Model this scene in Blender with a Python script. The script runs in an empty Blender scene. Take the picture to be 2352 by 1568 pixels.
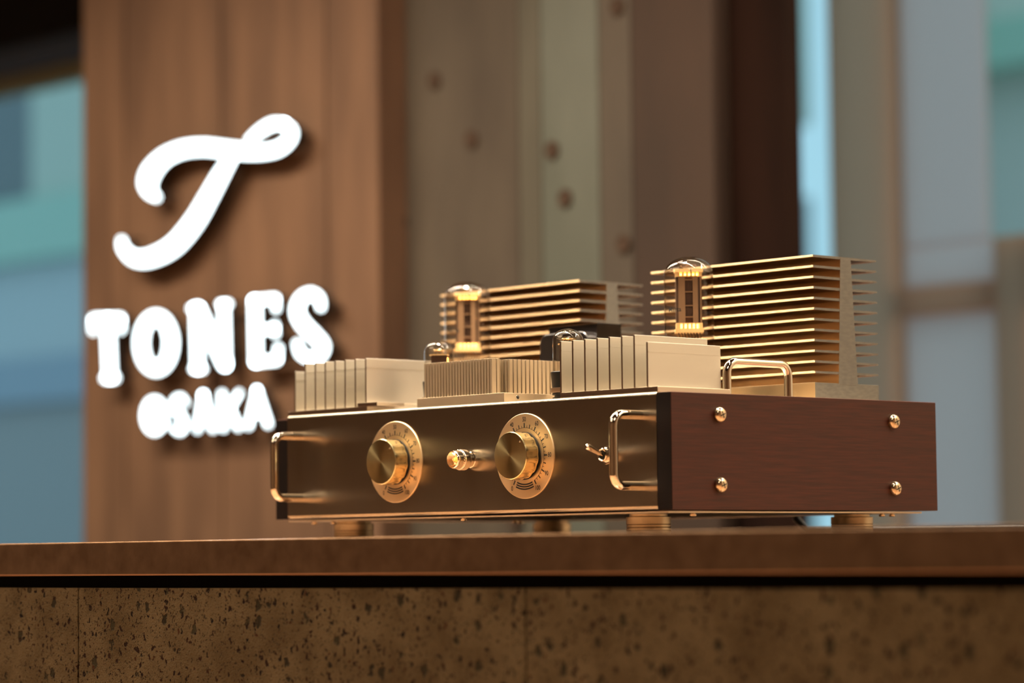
import bpy, bmesh, math, random
from mathutils import Vector, Matrix
random.seed(7)
S = bpy.context.scene
COL = S.collection

# ------------------------------------------------------------------ camera
cam_data = bpy.data.cameras.new('camera')
cam = bpy.data.objects.new('camera', cam_data)
COL.objects.link(cam)
YAW, PITCH, ROLL = -0.82341, 0.07224, -0.0107
fwd = Vector((math.sin(YAW)*math.cos(PITCH), math.cos(YAW)*math.cos(PITCH), math.sin(PITCH)))
rt0 = Vector((math.cos(YAW), -math.sin(YAW), 0))
up0 = rt0.cross(fwd)
rt = math.cos(ROLL)*rt0 + math.sin(ROLL)*up0
up = -math.sin(ROLL)*rt0 + math.cos(ROLL)*up0
CAM = Vector((1.50072, -1.53294, -0.01346))
M = Matrix((rt, up, -fwd)).transposed().to_4x4()
M.translation = CAM
cam.matrix_world = M
cam_data.sensor_width = 36
cam_data.lens = 6775.6116*36/2352
cam_data.clip_start = 0.05
cam_data.clip_end = 200
cam_data.dof.use_dof = True
cam_data.dof.focus_distance = 2.245
cam_data.dof.aperture_fstop = cam_data.lens/1000/0.0249
S.camera = cam

# ------------------------------------------------------------------ world, lamps, exposure
S.view_settings.view_transform = 'Standard'
S.view_settings.look = 'None'
S.view_settings.gamma = 1
S.view_settings.use_curve_mapping = False
S.view_settings.exposure = 0
w = bpy.data.worlds.new('overcast_sky')
S.world = w
w.use_nodes = True
bg = w.node_tree.nodes['Background']
bg.inputs[0].default_value = (0.36, 0.60, 0.74, 1)
bg.inputs[1].default_value = 1.25

def area(name, loc, target, size, power, color, size_y=None, spread=180):
    l = bpy.data.lights.new(name, 'AREA')
    l.energy = power; l.color = color; l.size = size
    if size_y: l.shape = 'RECTANGLE'; l.size_y = size_y
    l.spread = math.radians(spread)
    o = bpy.data.objects.new(name, l)
    COL.objects.link(o)
    o.location = loc
    d = Vector(target)-Vector(loc)
    if abs(d.x)+abs(d.y) > 1e-6: o.rotation_euler = d.to_track_quat('-Z', 'Y').to_euler()
    return o
def spot(name, loc, target, power, color, angle, radius=0.03, blend=0.6):
    l = bpy.data.lights.new(name, 'SPOT')
    l.energy = power; l.color = color; l.spot_size = math.radians(angle)
    l.spot_blend = blend; l.shadow_soft_size = radius
    o = bpy.data.objects.new(name, l)
    COL.objects.link(o)
    o.location = loc
    d = Vector(target)-Vector(loc)
    o.rotation_euler = d.to_track_quat('-Z', 'Y').to_euler()
    return o
WARM = (1.0, 0.76, 0.51)
WARM2 = (1.0, 0.83, 0.62)
# long warm linear pendants in a row above the counter
area('linear_pendant', (-1.48, -0.05, 1.15), (-1.48, -0.05, 0.0), 1.66, 34, WARM2, 0.06, spread=150)
area('linear_pendant', (0.27, -0.05, 1.15), (0.27, -0.05, 0.0), 1.66, 10, WARM2, 0.03, spread=150)
# thin crosswise light line overhead, in two lengths with a gap
for s_ in (-1, 1):
    q = area('light_line', (-0.47+s_*0.68*1.05, 0.36+s_*0.733*1.05, 1.30), (-0.47+s_*0.68*1.05, 0.36+s_*0.733*1.05, 0.0), 1.95, 13, (1.0, 0.88, 0.74), 0.028, spread=160)
    q.rotation_euler = (0, 0, math.atan2(0.733, 0.68))
# unseen fill lights added to brighten the room and the front metal
area('room_fill_light', (-1.6, -2.8, 2.15), (-1.6, -2.8, 0.0), 2.2, 54, WARM, 2.0)
area('room_fill_light', (2.4, -1.6, 2.15), (2.4, -1.6, 0.0), 1.2, 24, WARM2, 1.2)
area('counter_fill_light', (-0.25, -0.10, 1.9), (-0.25, -0.10, 0.0), 0.30, 50, WARM2, 0.25, spread=60)  # unseen, added to brighten the countertop and the rolled panel edge
# unseen fill light added to brighten the cream wall the fins reflect
area('wall_fill_light', (1.9, 1.5, 2.1), (1.9, 2.2, 0.3), 2.4, 125, WARM2, 0.2)
spot('column_fill_spot', (-1.3, -0.3, 1.2), (-1.64, 0.85, -0.35), 7, WARM, 50)  # unseen spot added to light the sign column


SIGN = {'T_logo':[[(-1.7404,0.4789),(-1.7429,0.481),(-1.7453,0.483),(-1.7471,0.4847),(-1.748,0.4861),(-1.7483,0.4873),(-1.7487,0.4891),(-1.749,0.4909),(-1.7488,0.4925),(-1.7483,0.4937),(-1.7476,0.4948),(-1.7468,0.4964),(-1.7457,0.4984),(-1.7443,0.5006),(-1.7426,0.5028),(-1.7402,0.5051),(-1.737,0.5078),(-1.733,0.5109),(-1.7285,0.5139),(-1.7235,0.5166),(-1.7183,0.5189),(-1.7125,0.5207),(-1.706,0.5224),(-1.6989,0.5237),(-1.6914,0.5247),(-1.6838,0.5254),(-1.6759,0.5257),(-1.6675,0.5257),(-1.6587,0.5253),(-1.6497,0.5246),(-1.6408,0.5238),(-1.632,0.5227),(-1.623,0.5212),(-1.6135,0.5194),(-1.6036,0.5176),(-1.5937,0.5158),(-1.5839,0.5142),(-1.574,0.5125),(-1.5641,0.5108),(-1.5544,0.5093),(-1.5452,0.508),(-1.5366,0.5069),(-1.5285,0.5061),(-1.5206,0.5054),(-1.5129,0.5049),(-1.5054,0.5046),(-1.4983,0.5045),(-1.4913,0.5045),(-1.4844,0.5048),(-1.4776,0.5055),(-1.471,0.5066),(-1.4648,0.5084),(-1.4591,0.5107),(-1.454,0.5132),(-1.4496,0.5159),(-1.446,0.5188),(-1.4433,0.5219),(-1.4416,0.5252),(-1.441,0.5287),(-1.4414,0.5323),(-1.4432,0.5361),(-1.4466,0.5397),(-1.4509,0.5425),(-1.4549,0.5447),(-1.4584,0.5464),(-1.4616,0.5481),(-1.467,0.5499),(-1.4724,0.5494),(-1.4757,0.5468),(-1.4757,0.5433),(-1.4724,0.54),(-1.4689,0.538),(-1.4652,0.536),(-1.4624,0.5344),(-1.4609,0.5334),(-1.4607,0.5331),(-1.4607,0.5325),(-1.4608,0.5315),(-1.4612,0.5304),(-1.4621,0.5292),(-1.4636,0.528),(-1.4659,0.5266),(-1.4693,0.525),(-1.4734,0.5234),(-1.4777,0.5221),(-1.4819,0.5212),(-1.486,0.5206),(-1.4907,0.5203),(-1.4959,0.5201),(-1.5017,0.5202),(-1.5079,0.5205),(-1.5142,0.521),(-1.5207,0.5218),(-1.5278,0.5228),(-1.5353,0.524),(-1.5433,0.5253),(-1.5519,0.5267),(-1.561,0.5283),(-1.5707,0.5301),(-1.5806,0.5319),(-1.5903,0.5337),(-1.5998,0.5354),(-1.6095,0.5373),(-1.6196,0.5391),(-1.63,0.5409),(-1.6406,0.5422),(-1.6509,0.5432),(-1.6612,0.544),(-1.6715,0.5444),(-1.6818,0.5446),(-1.6918,0.5443),(-1.7016,0.5436),(-1.7111,0.5426),(-1.7204,0.5412),(-1.7294,0.5394),(-1.738,0.5372),(-1.7462,0.5344),(-1.754,0.5312),(-1.761,0.5277),(-1.7671,0.5241),(-1.7724,0.5204),(-1.7767,0.5163),(-1.78,0.512),(-1.7822,0.5077),(-1.7834,0.5034),(-1.7836,0.4991),(-1.7825,0.4945),(-1.78,0.4902),(-1.7767,0.4865),(-1.7732,0.4835),(-1.7695,0.4808),(-1.7652,0.4782),(-1.7607,0.4761),(-1.7566,0.4747),(-1.7531,0.4737),(-1.7498,0.4726),(-1.7453,0.4712),(-1.7408,0.4716),(-1.7379,0.4735),(-1.7378,0.4763)],[(-1.4665,0.5498),(-1.4708,0.5506),(-1.4752,0.5515),(-1.4804,0.5525),(-1.4863,0.5532),(-1.4927,0.5532),(-1.499,0.5525),(-1.5049,0.5513),(-1.5106,0.5498),(-1.516,0.5481),(-1.5212,0.5463),(-1.5262,0.5443),(-1.5309,0.5421),(-1.5354,0.5397),(-1.5397,0.5374),(-1.544,0.5352),(-1.5463,0.5331),(-1.546,0.5303),(-1.5431,0.528),(-1.5388,0.5269),(-1.5348,0.5275),(-1.5297,0.5292),(-1.5247,0.531),(-1.5199,0.5327),(-1.5151,0.5342),(-1.5104,0.5356),(-1.5055,0.5369),(-1.5005,0.5381),(-1.4956,0.5391),(-1.4912,0.5399),(-1.4874,0.5403),(-1.4843,0.5403),(-1.4809,0.5401),(-1.477,0.5396),(-1.4723,0.5389),(-1.4675,0.5384),(-1.462,0.5387),(-1.4584,0.541),(-1.4581,0.5446),(-1.4612,0.5479)],[(-1.5867,0.5177),(-1.5921,0.5136),(-1.5975,0.5095),(-1.603,0.5054),(-1.6085,0.501),(-1.6141,0.4964),(-1.6198,0.4914),(-1.6254,0.4862),(-1.6311,0.4809),(-1.6368,0.4756),(-1.6429,0.4701),(-1.6491,0.4644),(-1.6554,0.4585),(-1.6618,0.4527),(-1.6684,0.4471),(-1.6755,0.4417),(-1.6833,0.4361),(-1.6918,0.4303),(-1.7005,0.4248),(-1.7092,0.4199),(-1.7174,0.416),(-1.7259,0.4128),(-1.7349,0.4101),(-1.7443,0.4079),(-1.7534,0.4061),(-1.7617,0.4048),(-1.7689,0.404),(-1.7753,0.4036),(-1.781,0.4036),(-1.7863,0.404),(-1.7906,0.4045),(-1.7947,0.4055),(-1.7994,0.4072),(-1.8044,0.4096),(-1.8091,0.4123),(-1.8127,0.4146),(-1.8147,0.416),(-1.8158,0.4173),(-1.8167,0.4191),(-1.8175,0.4215),(-1.8188,0.4241),(-1.8211,0.4268),(-1.8255,0.4284),(-1.8302,0.4283),(-1.8336,0.4265),(-1.8343,0.4238),(-1.8341,0.4216),(-1.8342,0.4193),(-1.834,0.4164),(-1.8327,0.4128),(-1.8299,0.409),(-1.8262,0.4052),(-1.8216,0.4011),(-1.8158,0.3967),(-1.8085,0.3925),(-1.7999,0.3891),(-1.7908,0.3867),(-1.7815,0.3852),(-1.7718,0.3844),(-1.7618,0.3843),(-1.7515,0.3849),(-1.7409,0.3861),(-1.7295,0.3878),(-1.7177,0.3902),(-1.7059,0.3934),(-1.6944,0.3974),(-1.6835,0.4024),(-1.6733,0.4081),(-1.6636,0.4143),(-1.6547,0.4205),(-1.6464,0.4267),(-1.6389,0.433),(-1.6321,0.4394),(-1.626,0.4458),(-1.6203,0.4519),(-1.6148,0.4578),(-1.6093,0.4636),(-1.6041,0.4693),(-1.5991,0.4749),(-1.5943,0.4803),(-1.5897,0.4854),(-1.5853,0.4904),(-1.5811,0.4952),(-1.5769,0.4998),(-1.5728,0.5045),(-1.5686,0.5092),(-1.5672,0.5129),(-1.5697,0.5169),(-1.5753,0.5195),(-1.5818,0.5199)]],'T':[[(-1.8917,0.3144),(-1.8302,0.3113),(-1.8247,0.312),(-1.8214,0.3146),(-1.8215,0.318),(-1.825,0.321),(-1.8306,0.3223),(-1.8922,0.3255),(-1.8978,0.3248),(-1.9012,0.3221),(-1.9011,0.3187),(-1.8974,0.3157)],[(-1.9027,0.3173),(-1.9016,0.3039),(-1.9,0.3013),(-1.8961,0.2996),(-1.8915,0.2994),(-1.8878,0.3009),(-1.8866,0.3034),(-1.8877,0.3168),(-1.8893,0.3194),(-1.8932,0.3211),(-1.8978,0.3213),(-1.9015,0.3199)],[(-1.8367,0.3139),(-1.8357,0.3016),(-1.8341,0.299),(-1.8303,0.2973),(-1.8257,0.2972),(-1.8222,0.2986),(-1.821,0.3011),(-1.822,0.3134),(-1.8236,0.316),(-1.8274,0.3177),(-1.832,0.3178),(-1.8355,0.3164)],[(-1.8722,0.3168),(-1.8664,0.2379),(-1.8638,0.2337),(-1.8575,0.2309),(-1.85,0.2307),(-1.8441,0.2331),(-1.8421,0.2372),(-1.8478,0.3158),(-1.8504,0.3201),(-1.8567,0.3229),(-1.8642,0.3232),(-1.8701,0.3209)],[(-1.8649,0.2307),(-1.8427,0.2302),(-1.8376,0.2311),(-1.8345,0.2336),(-1.8348,0.2369),(-1.8382,0.2396),(-1.8436,0.2407),(-1.8658,0.2412),(-1.871,0.2404),(-1.8741,0.2378),(-1.8738,0.2346),(-1.8703,0.2319)]],'O':[('ring',[(-1.6994,0.275),(-1.7006,0.2655),(-1.7041,0.2567),(-1.7098,0.2489),(-1.7173,0.2425),(-1.7263,0.2379),(-1.7363,0.2353),(-1.7469,0.2347),(-1.7576,0.2364),(-1.7677,0.2401),(-1.7769,0.2457),(-1.7845,0.253),(-1.7903,0.2616),(-1.7938,0.2709),(-1.795,0.2807),(-1.7938,0.2903),(-1.7902,0.2993),(-1.7844,0.3071),(-1.7767,0.3135),(-1.7675,0.318),(-1.7573,0.3206),(-1.7467,0.3209),(-1.736,0.3191),(-1.726,0.3153),(-1.717,0.3095),(-1.7096,0.3023),(-1.704,0.2938),(-1.7005,0.2845)],[(-1.7265,0.2766),(-1.7271,0.2707),(-1.7286,0.2651),(-1.731,0.2602),(-1.7342,0.2561),(-1.7381,0.2532),(-1.7424,0.2514),(-1.7469,0.251),(-1.7514,0.2519),(-1.7557,0.2541),(-1.7596,0.2575),(-1.7628,0.262),(-1.7652,0.2672),(-1.7667,0.273),(-1.7672,0.279),(-1.7667,0.285),(-1.7652,0.2906),(-1.7627,0.2955),(-1.7594,0.2996),(-1.7556,0.3025),(-1.7512,0.3042),(-1.7467,0.3046),(-1.7422,0.3037),(-1.7379,0.3014),(-1.7341,0.298),(-1.7309,0.2935),(-1.7285,0.2883),(-1.727,0.2826)])],'N':[[(-1.6664,0.3198),(-1.6638,0.2395),(-1.6616,0.2355),(-1.6561,0.2329),(-1.6495,0.2327),(-1.6441,0.2348),(-1.6422,0.2386),(-1.6447,0.3186),(-1.6469,0.3225),(-1.6524,0.3252),(-1.6591,0.3256),(-1.6644,0.3235)],[(-1.6622,0.3133),(-1.606,0.2382),(-1.6007,0.2345),(-1.5931,0.2332),(-1.5861,0.2349),(-1.5825,0.2388),(-1.5834,0.2435),(-1.6391,0.3184),(-1.6445,0.3222),(-1.6523,0.3236),(-1.6594,0.3221),(-1.6632,0.3181)],[(-1.6048,0.3185),(-1.6019,0.2391),(-1.6001,0.2357),(-1.5954,0.2335),(-1.5898,0.2333),(-1.5853,0.2352),(-1.5837,0.2384),(-1.5866,0.3175),(-1.5884,0.3209),(-1.5931,0.3232),(-1.5987,0.3235),(-1.6032,0.3217)],[(-1.6652,0.3146),(-1.6479,0.3152),(-1.6439,0.3162),(-1.6419,0.3185),(-1.6426,0.3212),(-1.6459,0.3234),(-1.6504,0.3241),(-1.6676,0.3235),(-1.6717,0.3225),(-1.6737,0.3202),(-1.673,0.3174),(-1.6697,0.3153)],[(-1.6619,0.2339),(-1.6422,0.2328),(-1.6382,0.2334),(-1.6357,0.2353),(-1.6357,0.2379),(-1.6382,0.2401),(-1.6422,0.2411),(-1.6618,0.2422),(-1.6659,0.2416),(-1.6684,0.2396),(-1.6684,0.2371),(-1.6659,0.2349)],[(-1.6025,0.3164),(-1.5857,0.3158),(-1.5818,0.3165),(-1.5796,0.3185),(-1.5798,0.321),(-1.5824,0.3232),(-1.5864,0.3241),(-1.6033,0.3247),(-1.6072,0.324),(-1.6094,0.3221),(-1.6092,0.3195),(-1.6066,0.3173)]],'E':[[(-1.5399,0.3198),(-1.5381,0.2414),(-1.536,0.2374),(-1.5305,0.2347),(-1.5239,0.2345),(-1.5186,0.2366),(-1.5166,0.2405),(-1.5184,0.3185),(-1.5205,0.3226),(-1.5259,0.3253),(-1.5326,0.3257),(-1.538,0.3236)],[(-1.5307,0.3153),(-1.4864,0.315),(-1.482,0.316),(-1.4796,0.3184),(-1.48,0.3214),(-1.4833,0.3239),(-1.488,0.3249),(-1.5323,0.3252),(-1.5368,0.3243),(-1.5393,0.3218),(-1.5388,0.3187),(-1.5355,0.3162)],[(-1.4919,0.3178),(-1.491,0.3062),(-1.4897,0.304),(-1.4866,0.3025),(-1.4829,0.3024),(-1.48,0.3036),(-1.479,0.3058),(-1.4799,0.3173),(-1.4812,0.3196),(-1.4843,0.3211),(-1.488,0.3212),(-1.4909,0.32)],[(-1.5266,0.2767),(-1.4894,0.2759),(-1.4852,0.2766),(-1.4827,0.2789),(-1.483,0.2817),(-1.4858,0.2841),(-1.4903,0.2851),(-1.5275,0.286),(-1.5318,0.2853),(-1.5343,0.283),(-1.534,0.2801),(-1.5311,0.2777)],[(-1.493,0.2863),(-1.4922,0.2733),(-1.491,0.2712),(-1.4882,0.2699),(-1.4847,0.2697),(-1.4821,0.2709),(-1.4811,0.2729),(-1.482,0.2859),(-1.4831,0.2879),(-1.486,0.2893),(-1.4894,0.2894),(-1.4921,0.2883)],[(-1.5276,0.2349),(-1.484,0.2348),(-1.4792,0.2358),(-1.4766,0.2384),(-1.477,0.2416),(-1.4803,0.2442),(-1.4853,0.2452),(-1.529,0.2453),(-1.5338,0.2444),(-1.5365,0.2417),(-1.5361,0.2385),(-1.5327,0.2359)],[(-1.4754,0.2422),(-1.4744,0.255),(-1.4754,0.2574),(-1.4785,0.2592),(-1.4825,0.2595),(-1.4858,0.2583),(-1.4873,0.2561),(-1.4883,0.2432),(-1.4872,0.2408),(-1.4841,0.2391),(-1.4802,0.2387),(-1.4768,0.2399)]],'S':[[(-1.3869,0.3023),(-1.3871,0.3046),(-1.3871,0.307),(-1.3873,0.3098),(-1.3882,0.313),(-1.3906,0.3163),(-1.3939,0.3192),(-1.3979,0.3218),(-1.4026,0.324),(-1.4082,0.3259),(-1.4145,0.327),(-1.4208,0.3269),(-1.4266,0.3261),(-1.4322,0.3246),(-1.4374,0.3226),(-1.4419,0.32),(-1.4457,0.3169),(-1.4488,0.3134),(-1.4512,0.3095),(-1.4529,0.3051),(-1.4534,0.3005),(-1.4524,0.2959),(-1.4503,0.2915),(-1.4475,0.2873),(-1.4443,0.2835),(-1.4407,0.2798),(-1.4364,0.276),(-1.4315,0.2724),(-1.4267,0.2692),(-1.4222,0.2662),(-1.4181,0.2633),(-1.4136,0.2602),(-1.4089,0.2571),(-1.405,0.2545),(-1.4025,0.2525),(-1.4015,0.2516),(-1.4012,0.2511),(-1.4012,0.2499),(-1.4019,0.2482),(-1.403,0.2466),(-1.4041,0.2455),(-1.4051,0.2449),(-1.4068,0.2444),(-1.4091,0.244),(-1.4116,0.2438),(-1.4139,0.2439),(-1.4165,0.2444),(-1.4197,0.2452),(-1.423,0.2464),(-1.4258,0.2477),(-1.4279,0.2489),(-1.4293,0.25),(-1.4307,0.2518),(-1.4322,0.2542),(-1.4337,0.257),(-1.4355,0.2598),(-1.4379,0.2621),(-1.4419,0.2632),(-1.4459,0.2626),(-1.4484,0.2607),(-1.4485,0.258),(-1.4475,0.2553),(-1.4468,0.2525),(-1.4458,0.2494),(-1.444,0.2459),(-1.4409,0.2425),(-1.4367,0.2397),(-1.4319,0.2373),(-1.4268,0.2354),(-1.4216,0.2339),(-1.4163,0.2328),(-1.4109,0.2323),(-1.4055,0.2323),(-1.4002,0.2329),(-1.395,0.2341),(-1.3903,0.236),(-1.3864,0.2384),(-1.3831,0.2414),(-1.3804,0.245),(-1.3788,0.2493),(-1.3793,0.2544),(-1.3825,0.2593),(-1.3867,0.2633),(-1.3914,0.2669),(-1.3958,0.2701),(-1.3999,0.2732),(-1.4043,0.2764),(-1.409,0.2796),(-1.4134,0.2826),(-1.4172,0.2853),(-1.4202,0.2878),(-1.423,0.2906),(-1.4257,0.2934),(-1.4278,0.2959),(-1.4292,0.2981),(-1.4299,0.2999),(-1.4299,0.3017),(-1.4292,0.3041),(-1.428,0.3066),(-1.4263,0.3088),(-1.4247,0.3105),(-1.423,0.3119),(-1.4206,0.3132),(-1.4179,0.3142),(-1.4155,0.3148),(-1.4142,0.315),(-1.4132,0.315),(-1.4113,0.3143),(-1.409,0.3132),(-1.4068,0.3119),(-1.4052,0.3109),(-1.4042,0.3101),(-1.4032,0.3087),(-1.4023,0.3067),(-1.4013,0.3042),(-1.4001,0.3017),(-1.3981,0.2992),(-1.3944,0.2979),(-1.3903,0.2981),(-1.3875,0.2998)]],'O2':[('ring',[(-1.7229,0.1784),(-1.7236,0.1729),(-1.7256,0.1678),(-1.729,0.1632),(-1.7334,0.1594),(-1.7386,0.1567),(-1.7445,0.155),(-1.7508,0.1546),(-1.757,0.1555),(-1.7629,0.1576),(-1.7682,0.1608),(-1.7727,0.1649),(-1.776,0.1698),(-1.7781,0.1751),(-1.7788,0.1808),(-1.7781,0.1863),(-1.776,0.1915),(-1.7726,0.1961),(-1.7681,0.1999),(-1.7628,0.2026),(-1.7568,0.2042),(-1.7506,0.2045),(-1.7444,0.2036),(-1.7385,0.2015),(-1.7332,0.1983),(-1.7288,0.1942),(-1.7256,0.1893),(-1.7235,0.184)],[(-1.74,0.1791),(-1.7403,0.1759),(-1.7411,0.1728),(-1.7424,0.1701),(-1.7441,0.1678),(-1.7461,0.1661),(-1.7484,0.1651),(-1.7507,0.1649),(-1.7531,0.1653),(-1.7554,0.1665),(-1.7574,0.1683),(-1.7591,0.1707),(-1.7603,0.1736),(-1.7611,0.1767),(-1.7614,0.18),(-1.7611,0.1833),(-1.7603,0.1864),(-1.759,0.1891),(-1.7573,0.1914),(-1.7553,0.1931),(-1.753,0.194),(-1.7506,0.1943),(-1.7483,0.1938),(-1.746,0.1926),(-1.744,0.1908),(-1.7423,0.1884),(-1.7411,0.1856),(-1.7403,0.1824)])],'S2':[[(-1.6763,0.1944),(-1.6783,0.1964),(-1.6804,0.1986),(-1.6827,0.2009),(-1.6858,0.2032),(-1.6905,0.2049),(-1.696,0.2052),(-1.7007,0.2043),(-1.7049,0.2029),(-1.7084,0.2009),(-1.7111,0.1984),(-1.7121,0.1953),(-1.7119,0.1924),(-1.7109,0.1895),(-1.7096,0.1867),(-1.7078,0.1839),(-1.7053,0.1812),(-1.7023,0.1787),(-1.6994,0.1765),(-1.697,0.1746),(-1.6952,0.1729),(-1.6937,0.1709),(-1.6923,0.1688),(-1.6912,0.1668),(-1.6906,0.1651),(-1.6906,0.1641),(-1.691,0.163),(-1.6922,0.1616),(-1.6937,0.1603),(-1.695,0.1596),(-1.695,0.1594),(-1.6949,0.1593),(-1.6969,0.1599),(-1.6998,0.1613),(-1.7032,0.1629),(-1.7066,0.1644),(-1.7092,0.165),(-1.7119,0.1647),(-1.7136,0.1634),(-1.7137,0.1618),(-1.7121,0.1603),(-1.7094,0.1587),(-1.7065,0.1569),(-1.7033,0.1549),(-1.6993,0.1532),(-1.6939,0.1522),(-1.6886,0.1531),(-1.6846,0.1548),(-1.6814,0.1569),(-1.6789,0.1594),(-1.6774,0.1622),(-1.677,0.1652),(-1.6777,0.1681),(-1.679,0.171),(-1.6806,0.1737),(-1.6825,0.1764),(-1.685,0.179),(-1.6881,0.1815),(-1.6909,0.1837),(-1.6932,0.1855),(-1.6948,0.1872),(-1.6961,0.189),(-1.6972,0.1911),(-1.6981,0.193),(-1.6984,0.1945),(-1.6984,0.1951),(-1.6979,0.1957),(-1.6965,0.1966),(-1.6946,0.1974),(-1.693,0.1979),(-1.6929,0.1981),(-1.6928,0.1981),(-1.6911,0.1971),(-1.6887,0.1954),(-1.6861,0.1933),(-1.6834,0.1914),(-1.6811,0.1904),(-1.6783,0.1904),(-1.6762,0.1913),(-1.6754,0.1928)]],'A':[[(-1.6486,0.1565),(-1.6356,0.2021),(-1.6362,0.2043),(-1.6387,0.206),(-1.6423,0.2065),(-1.6455,0.2057),(-1.6472,0.2038),(-1.6602,0.1581),(-1.6597,0.1559),(-1.6571,0.1542),(-1.6535,0.1537),(-1.6503,0.1546)],[(-1.6478,0.2022),(-1.6266,0.1563),(-1.6243,0.1541),(-1.6205,0.1532),(-1.6166,0.1537),(-1.6141,0.1555),(-1.614,0.158),(-1.6351,0.2038),(-1.6373,0.2059),(-1.6412,0.207),(-1.6451,0.2065),(-1.6476,0.2046)],[(-1.6462,0.1681),(-1.6267,0.1682),(-1.6242,0.1687),(-1.6227,0.1701),(-1.6229,0.1717),(-1.6247,0.173),(-1.6273,0.1735),(-1.6468,0.1735),(-1.6493,0.1729),(-1.6507,0.1716),(-1.6506,0.17),(-1.6488,0.1686)]],'K':[[(-1.6067,0.2021),(-1.6041,0.1572),(-1.6027,0.1549),(-1.5994,0.1534),(-1.5954,0.1533),(-1.5922,0.1547),(-1.5911,0.157),(-1.5937,0.2018),(-1.5951,0.2041),(-1.5984,0.2056),(-1.6024,0.2057),(-1.6056,0.2044)],[(-1.5679,0.2035),(-1.5928,0.1799),(-1.5936,0.178),(-1.5924,0.1761),(-1.5896,0.175),(-1.5864,0.175),(-1.5839,0.1762),(-1.559,0.1998),(-1.5582,0.2016),(-1.5595,0.2035),(-1.5622,0.2047),(-1.5654,0.2047)],[(-1.588,0.1785),(-1.571,0.1554),(-1.5685,0.1537),(-1.5649,0.1531),(-1.5616,0.1539),(-1.5598,0.1558),(-1.5602,0.1581),(-1.5772,0.1811),(-1.5797,0.1829),(-1.5833,0.1835),(-1.5867,0.1827),(-1.5885,0.1808)]],'A2':[[(-1.5384,0.156),(-1.5203,0.2023),(-1.5206,0.2044),(-1.5228,0.2061),(-1.5262,0.2068),(-1.5294,0.2061),(-1.5312,0.2044),(-1.5494,0.1581),(-1.5491,0.1559),(-1.5468,0.1542),(-1.5434,0.1536),(-1.5402,0.1543)],[(-1.5318,0.2024),(-1.5088,0.1573),(-1.5065,0.1553),(-1.5028,0.1544),(-1.4991,0.155),(-1.4969,0.1569),(-1.4969,0.1593),(-1.5197,0.2042),(-1.522,0.2063),(-1.5257,0.2072),(-1.5294,0.2066),(-1.5317,0.2048)],[(-1.533,0.1693),(-1.5125,0.1699),(-1.5101,0.1705),(-1.5088,0.1718),(-1.5091,0.1734),(-1.5108,0.1747),(-1.5134,0.1751),(-1.5339,0.1745),(-1.5363,0.174),(-1.5376,0.1726),(-1.5373,0.171),(-1.5356,0.1698)]]}


# ------------------------------------------------------------------ materials
def lin(c):
    return tuple((x/12.92 if x <= 0.04045 else ((x+0.055)/1.055)**2.4) for x in c)
def new_mat(name):
    m = bpy.data.materials.new(name); m.use_nodes = True
    nt = m.node_tree; p = nt.nodes['Principled BSDF']
    return m, nt, p
def mat(name, rgb, rough=0.5, metal=0.0, spec=0.5, aniso=0.0, rot=0.0, tan=None, coat=0.0):
    m, nt, p = new_mat(name)
    p.inputs['Base Color'].default_value = (*lin([c/255 for c in rgb]), 1)
    p.inputs['Roughness'].default_value = rough
    p.inputs['Metallic'].default_value = metal
    p.inputs['Specular IOR Level'].default_value = spec
    p.inputs['Coat Weight'].default_value = coat
    if aniso:
        p.inputs['Anisotropic'].default_value = aniso
        p.inputs['Anisotropic Rotation'].default_value = rot
        if tan:
            t = nt.nodes.new('ShaderNodeTangent')
            if tan == 'UV': t.direction_type = 'UV_MAP'; t.uv_map = 'UVMap'
            else: t.direction_type = 'RADIAL'; t.axis = tan
            nt.links.new(t.outputs[0], p.inputs['Tangent'])
    return m
def emis(name, rgb, strength):
    m, nt, p = new_mat(name)
    p.inputs['Base Color'].default_value = (0.8, 0.8, 0.8, 1)
    p.inputs['Emission Color'].default_value = (*lin([c/255 for c in rgb]), 1)
    p.inputs['Emission Strength'].default_value = strength
    return m
def noise_col(m, c1, c2, scale, stretch=(1, 1, 1), detail=4, bump=0.0, lo=0.35, hi=0.65, rvar=None, dist=0.001):
    """object-space noise between two colours, optional bump"""
    nt = m.node_tree; p = nt.nodes['Principled BSDF']; N = nt.nodes.new; L = nt.links.new
    tc = N('ShaderNodeTexCoord'); mp = N('ShaderNodeMapping'); mp.inputs['Scale'].default_value = stretch
    geo = N('ShaderNodeNewGeometry')
    L(geo.outputs['Position'], mp.inputs['Vector'])
    n = N('ShaderNodeTexNoise'); n.inputs['Scale'].default_value = scale; n.inputs['Detail'].default_value = detail
    L(mp.outputs[0], n.inputs['Vector'])
    r = N('ShaderNodeValToRGB'); r.color_ramp.elements[0].position = lo; r.color_ramp.elements[1].position = hi
    r.color_ramp.elements[0].color = (*lin([c/255 for c in c1]), 1); r.color_ramp.elements[1].color = (*lin([c/255 for c in c2]), 1)
    L(n.outputs['Fac'], r.inputs['Fac']); L(r.outputs['Color'], p.inputs['Base Color'])
    if bump:
        b = N('ShaderNodeBump'); b.inputs['Strength'].default_value = bump; b.inputs['Distance'].default_value = dist
        L(n.outputs['Fac'], b.inputs['Height']); L(b.outputs[0], p.inputs['Normal'])
    return n, mp

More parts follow.
